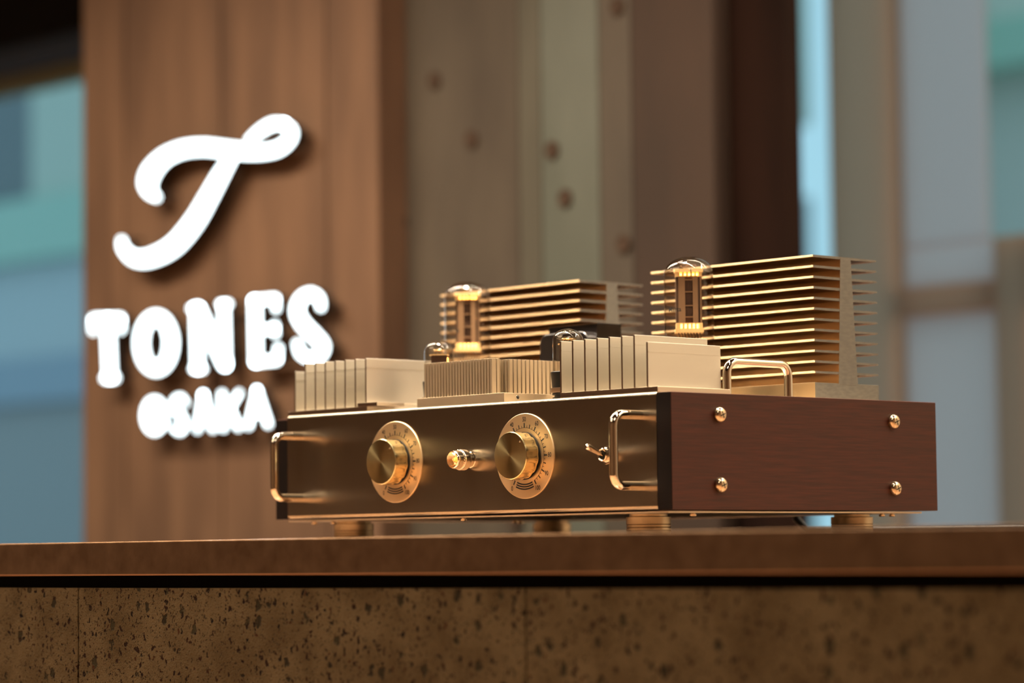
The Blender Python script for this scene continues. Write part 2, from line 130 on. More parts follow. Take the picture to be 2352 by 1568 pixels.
# metals
M_front = mat('brushed_front_metal', (168, 156, 138), 0.25, 1.0, aniso=0.7, rot=0.0, tan='UV')
M_alu = mat('matt_aluminium', (206, 192, 172), 0.42, 1.0)
M_alu_fin = mat('satin_fin_aluminium', (208, 202, 190), 0.42, 1.0)
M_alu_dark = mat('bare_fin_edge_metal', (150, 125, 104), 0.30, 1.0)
M_raw = mat('raw_cut_aluminium', (176, 166, 150), 0.55, 1.0)
noise_col(M_raw, (112, 110, 105), (122, 119, 113), 160, (1, 1, 3), bump=0.0, dist=0.0003)
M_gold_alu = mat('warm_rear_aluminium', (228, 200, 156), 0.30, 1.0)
M_fin_flat = mat('shaded_fin_aluminium', (158, 124, 90), 0.42, 1.0)  # darker copy: shade between the rear fins put into the colour
M_centre = mat('centre_sink_aluminium', (180, 164, 140), 0.5, 1.0)
M_chrome = mat('polished_chrome', (225, 214, 198), 0.06, 1.0)
M_steel = mat('screw_steel', (212, 190, 160), 0.18, 1.0)
M_knob = mat('turned_brass_knob_face', (196, 178, 130), 0.24, 1.0, aniso=0.85, rot=0.0, tan='Y')
M_knob_side = mat('polished_brass_knob', (222, 206, 160), 0.2, 1.0)
M_dial = mat('champagne_dial', (204, 176, 138), 0.44, 1.0)
M_print = mat('black_print', (10, 8, 6), 0.5)
M_black = mat('black_rubber', (10, 8, 7), 0.4, spec=0.25)
M_blackmetal = mat('black_painted_steel', (14, 10, 9), 0.25, 0.0, 0.7)
M_foot = mat('foot_aluminium', (204, 184, 152), 0.34, 1.0)

def wood_material(name, c1, c2, stretch, rough=0.34, spec=0.28):
    m = mat(name, c1, rough, 0.0, spec)
    n, mp = noise_col(m, c1, c2, 26, stretch, 8, 0.12, 0.3, 0.72, dist=0.0004)
    return m
M_wood = wood_material('dark_rosewood', (44, 16, 8), (64, 25, 13), (1, 1.2, 26), 0.42)
M_wood_end = wood_material('rosewood_end_grain', (8, 4, 3), (17, 8, 5), (5, 1, 1.2), 0.6, 0.08)
M_wood_lip = mat('rosewood_edge', (120, 56, 30), 0.4)

# glass: thin-walled, fresnel reflection over clear transmission
def glass_mat(name, tint, extra=0.0, ior=1.5, limb=1.0):
    m = bpy.data.materials.new(name); m.use_nodes = True
    nt = m.node_tree; nt.nodes.clear(); N = nt.nodes.new; L = nt.links.new
    o = N('ShaderNodeOutputMaterial'); mx = N('ShaderNodeMixShader'); t = N('ShaderNodeBsdfTransparent')
    # longer path through the wall near the silhouette: darker tint there
    tm = N('ShaderNodeMix'); tm.data_type = 'RGBA'
    tm.inputs[6].default_value = (*tint, 1); tm.inputs[7].default_value = (*[limb*c for c in tint], 1)
    L(tm.outputs[2], t.inputs['Color'])
    g = N('ShaderNodeBsdfGlossy')
    # Schlick fresnel from |N.I| so both sides of the thin wall behave alike
    ge = N('ShaderNodeNewGeometry'); dt = N('ShaderNodeVectorMath'); dt.operation = 'DOT_PRODUCT'
    L(ge.outputs['Incoming'], dt.inputs[0]); L(ge.outputs['Normal'], dt.inputs[1])
    ab = N('ShaderNodeMath'); ab.operation = 'ABSOLUTE'; L(dt.outputs['Value'], ab.inputs[0])
    om = N('ShaderNodeMath'); om.operation = 'SUBTRACT'; om.inputs[0].default_value = 1.0; L(ab.outputs[0], om.inputs[1])
    pw = N('ShaderNodeMath'); pw.operation = 'POWER'; pw.inputs[1].default_value = 5; L(om.outputs[0], pw.inputs[0])
    f0 = ((ior-1)/(ior+1))**2
    pl = N('ShaderNodeMath'); pl.operation = 'POWER'; pl.inputs[1].default_value = 2.2; L(om.outputs[0], pl.inputs[0]); L(pl.outputs[0], tm.inputs[0])
    f = N('ShaderNodeMath'); f.operation = 'MULTIPLY_ADD'; f.inputs[1].default_value = 1-f0; f.inputs[2].default_value = f0; L(pw.outputs[0], f.inputs[0])
    g.inputs['Roughness'].default_value = 0.02; g.inputs['Color'].default_value = (1, 1, 1, 1)
    mm = N('ShaderNodeMath'); mm.operation = 'ADD'; mm.inputs[1].default_value = extra; mm.use_clamp = True
    L(f.outputs[0], mm.inputs[0]); L(mm.outputs[0], mx.inputs[0]); L(t.outputs[0], mx.inputs[1]); L(g.outputs[0], mx.inputs[2]); L(mx.outputs[0], o.inputs[0])
    return m
M_glass = glass_mat('tube_glass', (0.93, 0.89, 0.84), 0.02, 1.5, 0.35)
M_pane = glass_mat('window_glass', (0.92, 0.97, 0.96), 0.0, 1.3)
M_anode = mat('tube_anode_grey', (122, 97, 74), 0.6, 0.2)
M_anode_dark = mat('tube_anode_dark', (58, 38, 28), 0.6, 0.2)
M_mica = mat('tube_mica', (238, 205, 150), 0.45)
M_mica.node_tree.nodes['Principled BSDF'].inputs['Subsurface Weight'].default_value = 0.0
M_heater = emis('glowing_heater', (255, 160, 66), 16.0)
M_jewel = mat('amber_jewel', (255, 214, 150), 0.04, 0.0)
M_jewel.node_tree.nodes['Principled BSDF'].inputs['Transmission Weight'].default_value = 0.85
M_jewel_core = emis('pilot_bulb', (255, 140, 40), 2.5)
M_sign = emis('sign_acrylic', (222, 246, 255), 5.0)
M_sign_side = mat('sign_return', (40, 34, 32), 0.5)

# stone counter
def stone_material():
    m, nt, p = new_mat('pitted_tuff_stone'); N = nt.nodes.new; L = nt.links.new
    p.inputs['Roughness'].default_value = 0.85
    p.inputs['Specular IOR Level'].default_value = 0.25
    geo = N('ShaderNodeNewGeometry')
    dn = N('ShaderNodeTexNoise'); dn.inputs['Scale'].default_value = 240; dn.inputs['Detail'].default_value = 3
    L(geo.outputs['Position'], dn.inputs['Vector'])
    mixv = N('ShaderNodeVectorMath'); mixv.operation = 'MULTIPLY_ADD'
    L(dn.outputs['Color'], mixv.inputs[0]); mixv.inputs[1].default_value = (0.009, 0.009, 0.009); L(geo.outputs['Position'], mixv.inputs[2])
    def pits(scale, stretch, size, soft, keep, seed=0):
        mp = N('ShaderNodeMapping'); mp.inputs['Scale'].default_value = stretch; mp.inputs['Location'].default_value = (seed, seed*2, seed*3)
        L(mixv.outputs[0], mp.inputs['Vector'])
        v = N('ShaderNodeTexVoronoi'); v.inputs['Scale'].default_value = scale; L(mp.outputs[0], v.inputs['Vector'])
        r = N('ShaderNodeMapRange'); r.interpolation_type = 'SMOOTHSTEP'
        r.inputs['From Min'].default_value = size; r.inputs['From Max'].default_value = size+soft
        r.inputs['To Min'].default_value = 1; r.inputs['To Max'].default_value = 0
        L(v.outputs['Distance'], r.inputs['Value'])
        sx = N('ShaderNodeSeparateColor'); L(v.outputs['Color'], sx.inputs[0])
        g = N('ShaderNodeMath'); g.operation = 'LESS_THAN'; g.inputs[1].default_value = keep; L(sx.outputs[0], g.inputs[0])
        mu = N('ShaderNodeMath'); mu.operation = 'MULTIPLY'; L(r.outputs[0], mu.inputs[0]); L(g.outputs[0], mu.inputs[1])
        return mu.outputs[0], sx.outputs[1]
    p1, h1 = pits(88, (1, 1, 0.72), 0.22, 0.10, 0.30, 0)
    p2, h2 = pits(190, (1, 1, 0.75), 0.24, 0.10, 0.45, 3)
    p3, h3 = pits(430, (1, 1, 0.85), 0.24, 0.14, 0.5, 7)
    base = N('ShaderNodeTexNoise'); base.inputs['Scale'].default_value = 30; base.inputs['Detail'].default_value = 8
    L(geo.outputs['Position'], base.inputs['Vector'])
    r = N('ShaderNodeValToRGB'); r.color_ramp.elements[0].position = 0.35; r.color_ramp.elements[1].position = 0.68
    r.color_ramp.elements[0].color = (*lin((118/255, 98/255, 67/255)), 1); r.color_ramp.elements[1].color = (*lin((144/255, 124/255, 91/255)), 1)
    L(base.outputs['Fac'], r.inputs['Fac'])
    col = r.outputs['Color']
    for pp, hh, ca, cb in ((p1, h1, (34, 16, 12), (92, 84, 58)), (p2, h2, (24, 14, 12), (98, 60, 34)), (p3, h3, (56, 40, 26), (88, 74, 50))):
        cm = N('ShaderNodeMix'); cm.data_type = 'RGBA'
        cm.inputs[6].default_value = (*lin([c/255 for c in ca]), 1); cm.inputs[7].default_value = (*lin([c/255 for c in cb]), 1)
        L(hh, cm.inputs[0])
        mx = N('ShaderNodeMix'); mx.data_type = 'RGBA'
        L(pp, mx.inputs[0]); L(col, mx.inputs[6]); L(cm.outputs[2], mx.inputs[7]); col = mx.outputs[2]
    L(col, p.inputs['Base Color'])
    h = N('ShaderNodeMath'); h.operation = 'MULTIPLY_ADD'; L(p1, h.inputs[0]); h.inputs[1].default_value = -1.0
    h2n = N('ShaderNodeMath'); h2n.operation = 'MULTIPLY_ADD'; L(p2, h2n.inputs[0]); h2n.inputs[1].default_value = -0.6
    h3n = N('ShaderNodeMath'); h3n.operation = 'MULTIPLY_ADD'; L(p3, h3n.inputs[0]); h3n.inputs[1].default_value = -0.25
    fn = N('ShaderNodeTexNoise'); fn.inputs['Scale'].default_value = 700; fn.inputs['Detail'].default_value = 4
    L(geo.outputs['Position'], fn.inputs['Vector'])
    fm = N('ShaderNodeMath'); fm.operation = 'MULTIPLY'; fm.inputs[1].default_value = 1.0; L(fn.outputs['Fac'], fm.inputs[0])
    L(fm.outputs[0], h3n.inputs[2]); L(h3n.outputs[0], h2n.inputs[2]); L(h2n.outputs[0], h.inputs[2])
    b = N('ShaderNodeBump'); b.inputs['Strength'].default_value = 1.0; b.inputs['Distance'].default_value = 0.0022
    L(h.outputs[0], b.inputs['Height']); L(b.outputs[0], p.inputs['Normal'])
    return m
M_stone = stone_material()
M_top = mat('polished_stone_top', (96, 66, 42), 0.13)
noise_col(M_top, (98, 74, 54), (116, 90, 68), 60, (1, 1, 1), 8, 0.0)
M_recess = mat('shadow_gap_black', (8, 6, 5), 0.8)
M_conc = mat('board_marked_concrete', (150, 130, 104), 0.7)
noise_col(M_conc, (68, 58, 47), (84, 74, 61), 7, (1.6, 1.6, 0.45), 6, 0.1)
M_conc2 = mat('daylit_concrete', (150, 142, 118), 0.6)  # daylight stripe on the wall put into the colour
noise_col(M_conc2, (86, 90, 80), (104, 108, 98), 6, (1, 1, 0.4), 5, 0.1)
M_conc3 = mat('shaded_concrete', (110, 84, 62), 0.75)  # wall's fall into shade on the right put into the colour
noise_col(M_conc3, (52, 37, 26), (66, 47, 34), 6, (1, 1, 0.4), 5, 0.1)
M_conc_a = mat('half_daylit_concrete', (120, 110, 90), 0.7)  # in-between tone leading into the painted daylight stripe
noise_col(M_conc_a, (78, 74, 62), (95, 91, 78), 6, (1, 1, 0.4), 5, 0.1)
M_conc_b = mat('half_shaded_concrete', (120, 100, 80), 0.7)  # in-between tone from painted daylight to painted shade
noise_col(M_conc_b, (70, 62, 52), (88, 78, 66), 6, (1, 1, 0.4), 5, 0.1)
M_hole = mat('form_tie_plug', (70, 52, 38), 0.9)
M_board = mat('brown_column_board', (140, 96, 64), 0.65)
noise_col(M_board, (98, 71, 52), (120, 89, 66), 9, (2.2, 1, 0.35), 6, 0.1)
M_wall_end = mat('shade_dark_wall_end', (66, 36, 20), 0.8, spec=0.1)  # shade at the wall's right end put into the colour
noise_col(M_wall_end, (24, 12, 7), (36, 19, 11), 8, (2, 1, 0.35), 6, 0.0)
M_frame = mat('grey_window_frame', (120, 112, 104), 0.5)
M_header = mat('black_header_beam', (16, 12, 10), 0.6)
M_frost = None
def frost(name, rgb):
    m = bpy.data.materials.new(name); m.use_nodes = True
    nt = m.node_tree; nt.nodes.clear(); N = nt.nodes.new; L = nt.links.new
    o = N('ShaderNodeOutputMaterial'); mx = N('ShaderNodeMixShader'); d = N('ShaderNodeBsdfDiffuse'); t = N('ShaderNodeBsdfTranslucent')
    n = N('ShaderNodeTexNoise'); n.inputs['Scale'].default_value = 3
    c = (*lin([x/255 for x in rgb]), 1)
    d.inputs[0].default_value = c; t.inputs[0].default_value = c; mx.inputs[0].default_value = 0.95
    L(d.outputs[0], mx.inputs[1]); L(t.outputs[0], mx.inputs[2]); L(mx.outputs[0], o.inputs[0])
    return m
M_frost = frost('frosted_glass', (248, 232, 226))
M_stile = frost('grey_translucent_panel', (230, 204, 184))
M_floor = mat('dark_floor', (62, 44, 32), 0.5)
noise_col(M_floor, (110, 84, 62), (136, 106, 80), 3)
M_ceil = mat('dark_ceiling', (70, 48, 34), 0.8)
noise_col(M_ceil, (62, 42, 30), (78, 54, 38), 3)
M_wallint = mat('warm_plaster', (128, 88, 58), 0.8)
noise_col(M_wallint, (170, 140, 114), (188, 156, 128), 2)

# ------------------------------------------------------------------ mesh helpers
wloc = {}
def tag(o, label=None, cat=None, group=None, kind=None):
    if label: o['label'] = label
    if cat: o['category'] = cat
    if group: o['group'] = group
    if kind: o['kind'] = kind
    return o
def empty(name, loc):
    o = bpy.data.objects.new(name, None); COL.objects.link(o); o.location = loc; o.empty_display_size = 0.02
    wloc[o.name] = Vector(loc); return o
class MB:
    def __init__(s): s.v = []; s.f = []; s.m = []; s.mi = 0
    def quadgrid(s, rings, closed=True, cap0=False, cap1=False):
        base = len(s.v); n = len(rings[0])
        for r in rings: s.v += [tuple(p) for p in r]
        for i in range(len(rings)-1):
            for k in range(n if closed else n-1):
                a = base+i*n+k; b = base+i*n+(k+1) % n
                s.f.append((a, b, b+n, a+n)); s.m.append(s.mi)
        if cap0: s.f.append(tuple(base+k for k in reversed(range(n)))); s.m.append(s.mi)
        if cap1: s.f.append(tuple(base+(len(rings)-1)*n+k for k in range(n))); s.m.append(s.mi)
        return s
    def box(s, x0, x1, y0, y1, z0, z1):
        b = len(s.v)
        s.v += [(x, y, z) for z in (z0, z1) for y in (y0, y1) for x in (x0, x1)]
        for f in ((0, 2, 3, 1), (4, 5, 7, 6), (0, 1, 5, 4), (2, 6, 7, 3), (0, 4, 6, 2), (1, 3, 7, 5)):
            s.f.append(tuple(b+i for i in f)); s.m.append(s.mi)
        return s
    def cbox(s, x0, x1, y0, y1, z0, z1, c):
        """box with chamfered edges"""
        bm = bmesh.new()
        vs = [bm.verts.new((x, y, z)) for z in (z0, z1) for y in (y0, y1) for x in (x0, x1)]
        for f in ((0, 2, 3, 1), (4, 5, 7, 6), (0, 1, 5, 4), (2, 6, 7, 3), (0, 4, 6, 2), (1, 3, 7, 5)):
            bm.faces.new([vs[i] for i in f])
        bmesh.ops.bevel(bm, geom=bm.edges[:], offset=c, segments=2, profile=0.5, affect='EDGES')
        s.add_bm(bm); return s
    def add_bm(s, bm):
        b = len(s.v); bm.verts.index_update()
        s.v += [tuple(v.co) for v in bm.verts]
        for f in bm.faces: s.f.append(tuple(b+v.index for v in f.verts)); s.m.append(s.mi)
        bm.free()
    def lathe(s, origin, axis, prof, seg=32, cap0=False, cap1=False, mod=None):
        """prof: list of (distance along axis, radius)"""
        A = Vector(axis).normalized(); O = Vector(origin)
        U = A.orthogonal().normalized(); V = A.cross(U)
        rings = []
        for d, r in prof:
            rings.append([O+A*d+(U*math.cos(2*math.pi*k/seg)+V*math.sin(2*math.pi*k/seg))*(r*(mod(k/seg, d) if mod else 1)) for k in range(seg)])
        return s.quadgrid(rings, True, cap0, cap1)
    def tube(s, path, r, seg=16, caps=True, radii=None):
        P = [Vector(p) for p in path]; rings = []; N = None
        for i, p in enumerate(P):
            t = (P[min(i+1, len(P)-1)]-P[max(i-1, 0)]).normalized()
            if N is None: N = t.orthogonal().normalized()
            N = (N-t*N.dot(t)).normalized(); B = t.cross(N)
            rr = radii[i] if radii else r
            rings.append([p+(N*math.cos(2*math.pi*k/seg)+B*math.sin(2*math.pi*k/seg))*rr for k in range(seg)])
        return s.quadgrid(rings, True, caps, caps)
    def prism(s, poly, lo, hi, plane='xz'):
        n = len(poly); b = len(s.v)
        def P(a, c, h): return {'xz': (a, h, c), 'yz': (h, a, c), 'xy': (a, c, h)}[plane]
        s.v += [P(a, c, lo) for a, c in poly]+[P(a, c, hi) for a, c in poly]
        s.f.append(tuple(range(b, b+n))); s.f.append(tuple(reversed(range(b+n, b+2*n)))); s.m += [s.mi]*2
        for k in range(n):
            j = (k+1) % n
            s.f.append((b+k, b+n+k, b+n+j, b+j)); s.m.append(s.mi)
        return s
    def build(s, name, mats, parent=None, smooth=True, uv=False, angle=35, bevel=0):
        if not isinstance(mats, (list, tuple)): mats = [mats]
        xs = list(zip(*s.v)); c = Vector([(min(a)+max(a))/2 for a in xs])
        me = bpy.data.meshes.new(name)
        me.from_pydata([tuple(Vector(v)-c) for v in s.v], [], s.f)
        for m in mats: me.materials.append(m)
        for i, p in enumerate(me.polygons): p.material_index = s.m[i]
        bm = bmesh.new(); bm.from_mesh(me)
        bmesh.ops.recalc_face_normals(bm, faces=bm.faces[:])
        bm.to_mesh(me); bm.free()
        if smooth:
            me.shade_smooth(); me.set_sharp_from_angle(angle=math.radians(angle))
        if uv:
            l = me.uv_layers.new(name='UVMap')
            for lp in me.loops:
                v = me.vertices[lp.vertex_index].co; l.data[lp.index].uv = (v.x+v.y, v.z)
        o = bpy.data.objects.new(name, me); COL.objects.link(o)
        if parent: o.parent = parent; o.location = c-wloc[parent.name]
        else: o.location = c
        wloc[o.name] = c
        if smooth and not bevel:
            wn = o.modifiers.new('weighted_normal', 'WEIGHTED_NORMAL'); wn.mode = 'FACE_AREA'; wn.keep_sharp = True
        if bevel:
            b = o.modifiers.new('bevel', 'BEVEL'); b.width = bevel; b.segments = 2; b.limit_method = 'ANGLE'; b.angle_limit = math.radians(40)
        return o
def link_copy(o, world, parent):
    c = o.copy(); COL.objects.link(c); c.parent = parent
    c.location = Vector(world)-(wloc[parent.name] if parent else Vector((0, 0, 0)))
    wloc[c.name] = Vector(world); return c
def copy_moved(o, delta, parent=None):
    """copy a part with its sub-parts, shifted by delta"""
    c = link_copy(o, wloc[o.name]+Vector(delta), parent)
    for ch in list(o.children): link_copy(ch, wloc[ch.name]+Vector(delta), c)
    return c
def arc(cx, cy, r, a0, a1, n=6):
    return [(cx+r*math.cos(math.radians(a0+(a1-a0)*k/n)), cy+r*math.sin(math.radians(a0+(a1-a0)*k/n))) for k in range(n+1)]
def text_mesh(body, size, sx=1.0):
    cu = bpy.data.curves.new('t', 'FONT'); cu.body = body; cu.size = size; cu.align_x = 'CENTER'; cu.align_y = 'CENTER'
    cu.resolution_u = 4; cu.offset = size*0.012
    o = bpy.data.objects.new('t', cu); COL.objects.link(o)
    dg = bpy.context.evaluated_depsgraph_get()
    me = bpy.data.meshes.new_from_object(o.evaluated_get(dg))
    v = [(p.co.x*sx, p.co.y) for p in me.vertices]; f = [tuple(p.vertices) for p in me.polygons]
    bpy.data.objects.remove(o); bpy.data.curves.remove(cu); bpy.data.meshes.remove(me)
    return v, f

Z0, Z1 = 0.01823, 0.10418      # underside / top of the amplifier body
YF = 0.0

# ================================================================== SETTING
def structure(name, mb, m, parent=None, **k):
    o = mb.build(name, m, parent, **k)
    if not parent: o['kind'] = 'structure'
    return o
FL = -1.03; CE = 2.2
structure('floor', MB().box(-6, 5, -5, 2.3, FL-0.1, FL), M_floor)
structure('ceiling', MB().box(-6, 5, -5, 2.3, CE, CE+0.1), M_ceil)
structure('wall_left', MB().box(-6.1, -6, -5, 2.3, FL, CE), M_wallint)
structure('wall_right', MB().box(5, 5.1, -5, 2.3, FL, CE), M_wallint)
structure('wall_front', MB().box(-6, 5, -5.1, -5, FL, CE), M_wallint)

# concrete wall behind the amplifier, light falloff painted in tall strips, with form-tie holes
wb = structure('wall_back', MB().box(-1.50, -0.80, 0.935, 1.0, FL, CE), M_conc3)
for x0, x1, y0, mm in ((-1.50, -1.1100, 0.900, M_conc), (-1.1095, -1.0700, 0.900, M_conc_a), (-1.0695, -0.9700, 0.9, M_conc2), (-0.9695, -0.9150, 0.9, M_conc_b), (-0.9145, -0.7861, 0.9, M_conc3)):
    MB().cbox(x0, x1, y0, 0.935, FL, CE, 0.003).build('falloff_strip', mm, wb)
for x, z in ((-1.3265, 0.4097), (-1.0269, 0.4115), (-0.9286, 0.3482), (-0.9342, 0.6298), (-1.2613, 0.583), (-1.1929, 0.5008), (-1.121, 0.0282), (-1.0485, 0.4716)):
    MB().lathe((x, 0.905, z), (0, -1, 0), [(0, 0.011), (0.0085, 0.011), (0.0095, 0.009), (0.0080, 0.007), (0.0080, 0.0)], 20).build('tie_plug', M_hole, wb)
jb = structure('trim_1', MB().cbox(-0.7861, -0.700, 0.93, 0.955, FL, CE, 0.003), M_wall_end)  # dark strip added for the wall's shaded right end

# brown board-faced column carrying the sign
col = structure('trim_2', MB().box(-1.960, -1.318, 0.862, 1.15, FL, CE), M_board)
bx = [-1.9638, -1.862, -1.757, -1.640, -1.531, -1.418, -1.315]
for i in range(6):
    MB().cbox(bx[i]+0.0008, bx[i+1]-0.0008, 0.850+0.0012*(i % 2), 0.862, FL, CE, 0.0012).build('board', M_board, col)

# window wall behind
yw = 2.2
fr = structure('window_1', MB().box(-6.0, -1.7418, yw, yw+0.06, FL, -0.55), M_frame)
def wpart(name, x0, x1, z0, z1, m, y0=yw, y1=yw+0.05, par=None):
    return MB().cbox(x0, x1, y0, y1, z0, z1, 0.004).build(name, m, par or fr)
wpart('header_beam', -6, -1.85, 1.157, CE, M_header, yw-0.05, yw+0.1)
wpart('blind_box', -6, -1.85, 1.100, 1.157, mat('blue_grey_blind_box', (96, 116, 146), 0.5), yw-0.03, yw+0.05)
wpart('window_rail', -6, -1.85, 1.06, 1.100, mat('dark_olive_rail', (170, 166, 128), 0.6), yw, yw+0.05)
wpart('mullion', -3.05, -2.99, -0.55, 1.06, M_frame)
wpart('mullion', -5.1, -5.04, -0.55, 1.06, M_frame)
for x0, x1 in ((-5.04, -3.05), (-2.99, -1.85)):
    MB().box(x0, x1, yw+0.02, yw+0.026, -0.55, 1.06).build('window_pane', M_pane, fr)
wpart('mullion', -1.90, -1.845, -0.55, 1.06, M_frame)
# glazed door on the right with pale frosted panes
dr = structure('door_1', MB().cbox(-1.7418, -1.6005, yw, yw+0.05, FL, CE, 0.004), M_stile)
wpart('door_stile', -1.4010, -1.3300, FL, 0.4822, M_stile, par=dr)
wpart('door_stile', -0.90, -0.80, FL, CE, M_stile, par=dr)
wpart('door_rail', -1.6005, -1.4010, 0.3698, 0.4139, M_stile, par=dr)
wpart('door_rail', -1.6005, -1.4010, FL, -0.7, M_frame, par=dr)
wpart('door_rail', -1.3300, -0.90, 0.3698, 0.4822, M_stile, par=dr)
wpart('frosted_pane', -1.6005, -1.4216, 0.4822, CE, M_frost, yw+0.02, yw+0.026, dr)
wpart('frosted_pane', -1.6005, -1.4010, 0.4139, 0.4822, M_frost, yw+0.02, yw+0.026, dr)
wpart('frosted_pane', -1.6005, -1.4010, -0.7, 0.3698, M_frost, yw+0.02, yw+0.026, dr)
wpart('door_panel', -1.3300, -0.90, FL, 0.3698, M_stile, yw+0.01, yw+0.03, dr)
MB().box(-1.4216, -0.90, yw+0.02, yw+0.026, 0.4822, CE).build('window_pane', M_pane, dr)
MB().box(-1.845, -1.7418, yw+0.02, yw+0.026, -0.55, CE).build('window_pane', M_pane, dr)
structure('wall_right_back', MB().box(-0.80, 5, yw, yw+0.1, FL, CE), mat('cream_plaster', (226, 212, 190), 0.8))

# outside: street and pale buildings
structure('street', MB().box(-30, 10, 2.35, 30, FL-0.2, FL-0.1), mat('street_paving', (190, 196, 200), 0.8))
bd = empty('building', (-12, 6, FL-0.1))
tag(bd, 'blurred teal and blue-grey street front seen through the left window', 'building')
def band(name, z0, z1, rgb, x0=-20.0, x1=-6.0, y=6.0):
    return MB().box(x0, x1, y, y+1.0, z0, z1).build(name, mat('facade_'+name, rgb, 0.7), bd)
k = 2.02
def zz(z22): return -0.0135+k*(z22+0.0135)
band('upper_storey', zz(0.80), 8.0, (122, 128, 132), x1=-9.87)
band('pale_bay', zz(0.80), 8.0, (196, 202, 190), x0=-9.87)
band('awning', zz(0.66), zz(0.80), (176, 205, 190), y=5.92)
band('shop_window', zz(0.44), zz(0.66), (196, 200, 204))
band('sill_band', zz(0.34), zz(0.44), (160, 170, 184), y=5.95)
band('lower_wall', FL-0.1, zz(0.34), (164, 160, 160))
gb = empty('building', (-3.2, 8.5, FL-0.1))
tag(gb, 'blurred pale green building seen through the right window pane', 'building')
MB().box(-6.3, 1.0, 8.0, 9.0, FL-0.1, 7.0).build('wall', mat('pale_green_wall', (238, 228, 216), 0.7), gb)
MB().box(-6.35, 1.0, 7.8, 8.0, 1.91, 2.10).build('awning', mat('green_awning', (190, 222, 200), 0.7), gb)
# ================================================================== COUNTER
counter = empty('bar_counter', (0.0, 0.15, FL))
tag(counter, 'stone bar counter with polished brown top over pitted tan stone slabs', 'counter')
YC, T = -0.21783, 0.02596
ct = MB().cbox(-2.4, 1.15, YC, 0.62, -T, 0.0, 0.0012).build('countertop', [M_top, mat('edge_highlight_stone', (206, 150, 108), 0.7)], counter)  # lower chamfer is paler: its highlight is put into the colour
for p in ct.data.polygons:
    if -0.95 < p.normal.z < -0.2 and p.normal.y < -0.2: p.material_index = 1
MB().box(-2.38, 1.13, YC+0.02, 0.60, -0.0354, -T).build('shadow_gap', M_recess, counter)
MB().box(-2.38, 1.13, -0.18, 0.58, FL, -0.0354).build('carcass', M_recess, counter)
YS = -0.21383
sx = -0.42410-0.5114*4
def slab(x0, x1):
    # slab face with slightly ragged vertical edges
    bm = bmesh.new(); rows = 60; zt, zb = -0.0354, FL
    zs = [zt-(zt-zb)*(i/rows)**1.6 for i in range(rows+1)]
    fr_, bk = [], []
    for z in zs:
        fr_.append((bm.verts.new((x0+random.uniform(0, .0007), YS+0.0006, z)), bm.verts.new((x0+0.0016+random.uniform(0, .0006), YS, z)),
                    bm.verts.new((x1-0.0016-random.uniform(0, .0006), YS, z)), bm.verts.new((x1-random.uniform(0, .0007), YS+0.0006, z))))
        bk.append((bm.verts.new((x0, -0.18, z)), bm.verts.new((x1, -0.18, z))))
    for i in range(rows):
        a, b = fr_[i], fr_[i+1]
        for k_ in range(3): bm.faces.new((a[k_], a[k_+1], b[k_+1], b[k_]))
        bm.faces.new((bk[i][0], a[0], b[0], bk[i+1][0])); bm.faces.new((a[3], bk[i][1], bk[i+1][1], b[3]))
    bm.faces.new((bk[0][0], bk[0][1], fr_[0][3], fr_[0][2], fr_[0][1], fr_[0][0]))
    mb = MB(); mb.add_bm(bm)
    return mb.build('stone_slab', M_stone, counter, angle=60)
for i in range(7):
    slab(sx+0.5114*i+0.0005, min(sx+0.5114*(i+1)-0.0005, 1.13))

# ================================================================== SIGN
sign = empty('illuminated_sign', (-1.64, 0.85, 0.33))
tag(sign, 'glowing white wall sign with a script T above the words TONES OSAKA', 'sign')
def letter(name, polys):
    mb = MB()
    for p in polys:
        if p[0] == 'ring':
            o_, i_ = p[1], p[2]
            for side, y in ((0, 0.820), (1, 0.836)): pass
            rings = [[(x, 0.820, z) for x, z in o_], [(x, 0.836, z) for x, z in o_], [(x, 0.836, z) for x, z in i_], [(x, 0.820, z) for x, z in i_], [(x, 0.820, z) for x, z in o_]]
            mb.quadgrid(rings, True)
        else:
            mb.prism(p, 0.820, 0.836)
    # stand-off pins into the wall
    xs = [q[0] for p in polys for q in (p[1] if p[0] == 'ring' else p)]; zs = [q[1] for p in polys for q in (p[1] if p[0] == 'ring' else p)]
    o = mb.build(name, [M_sign_side, M_sign], sign, angle=50)
    for p in o.data.polygons:
        if p.normal.y < -0.9: p.material_index = 1
    q = polys[0][1][0] if polys[0][0] == 'ring' else polys[0][0]
    q2 = polys[-1][1][0] if polys[-1][0] == 'ring' else polys[-1][len(polys[-1])//2]
    for a in (q, q2):
        cxm = (min(xs)+max(xs))/2; czm = (min(zs)+max(zs))/2
        ax = a[0]+(cxm-a[0])*0.06; az = a[1]+(czm-a[1])*0.06
        MB().tube([(ax, 0.834, az), (ax, 0.8535, az)], 0.002, 8).build('standoff_pin', M_sign_side, o)
    return o
for nm, polys in SIGN.items():
    letter('logo_letter' if nm == 'T_logo' else 'letter', polys)

# ================================================================== AMPLIFIER
amp = empty('valve_amplifier', (-0.2075, 0.15, 0.0))
tag(amp, 'silver valve amplifier with rosewood sides, two knobs and tall heat sinks on the counter', 'amplifier')

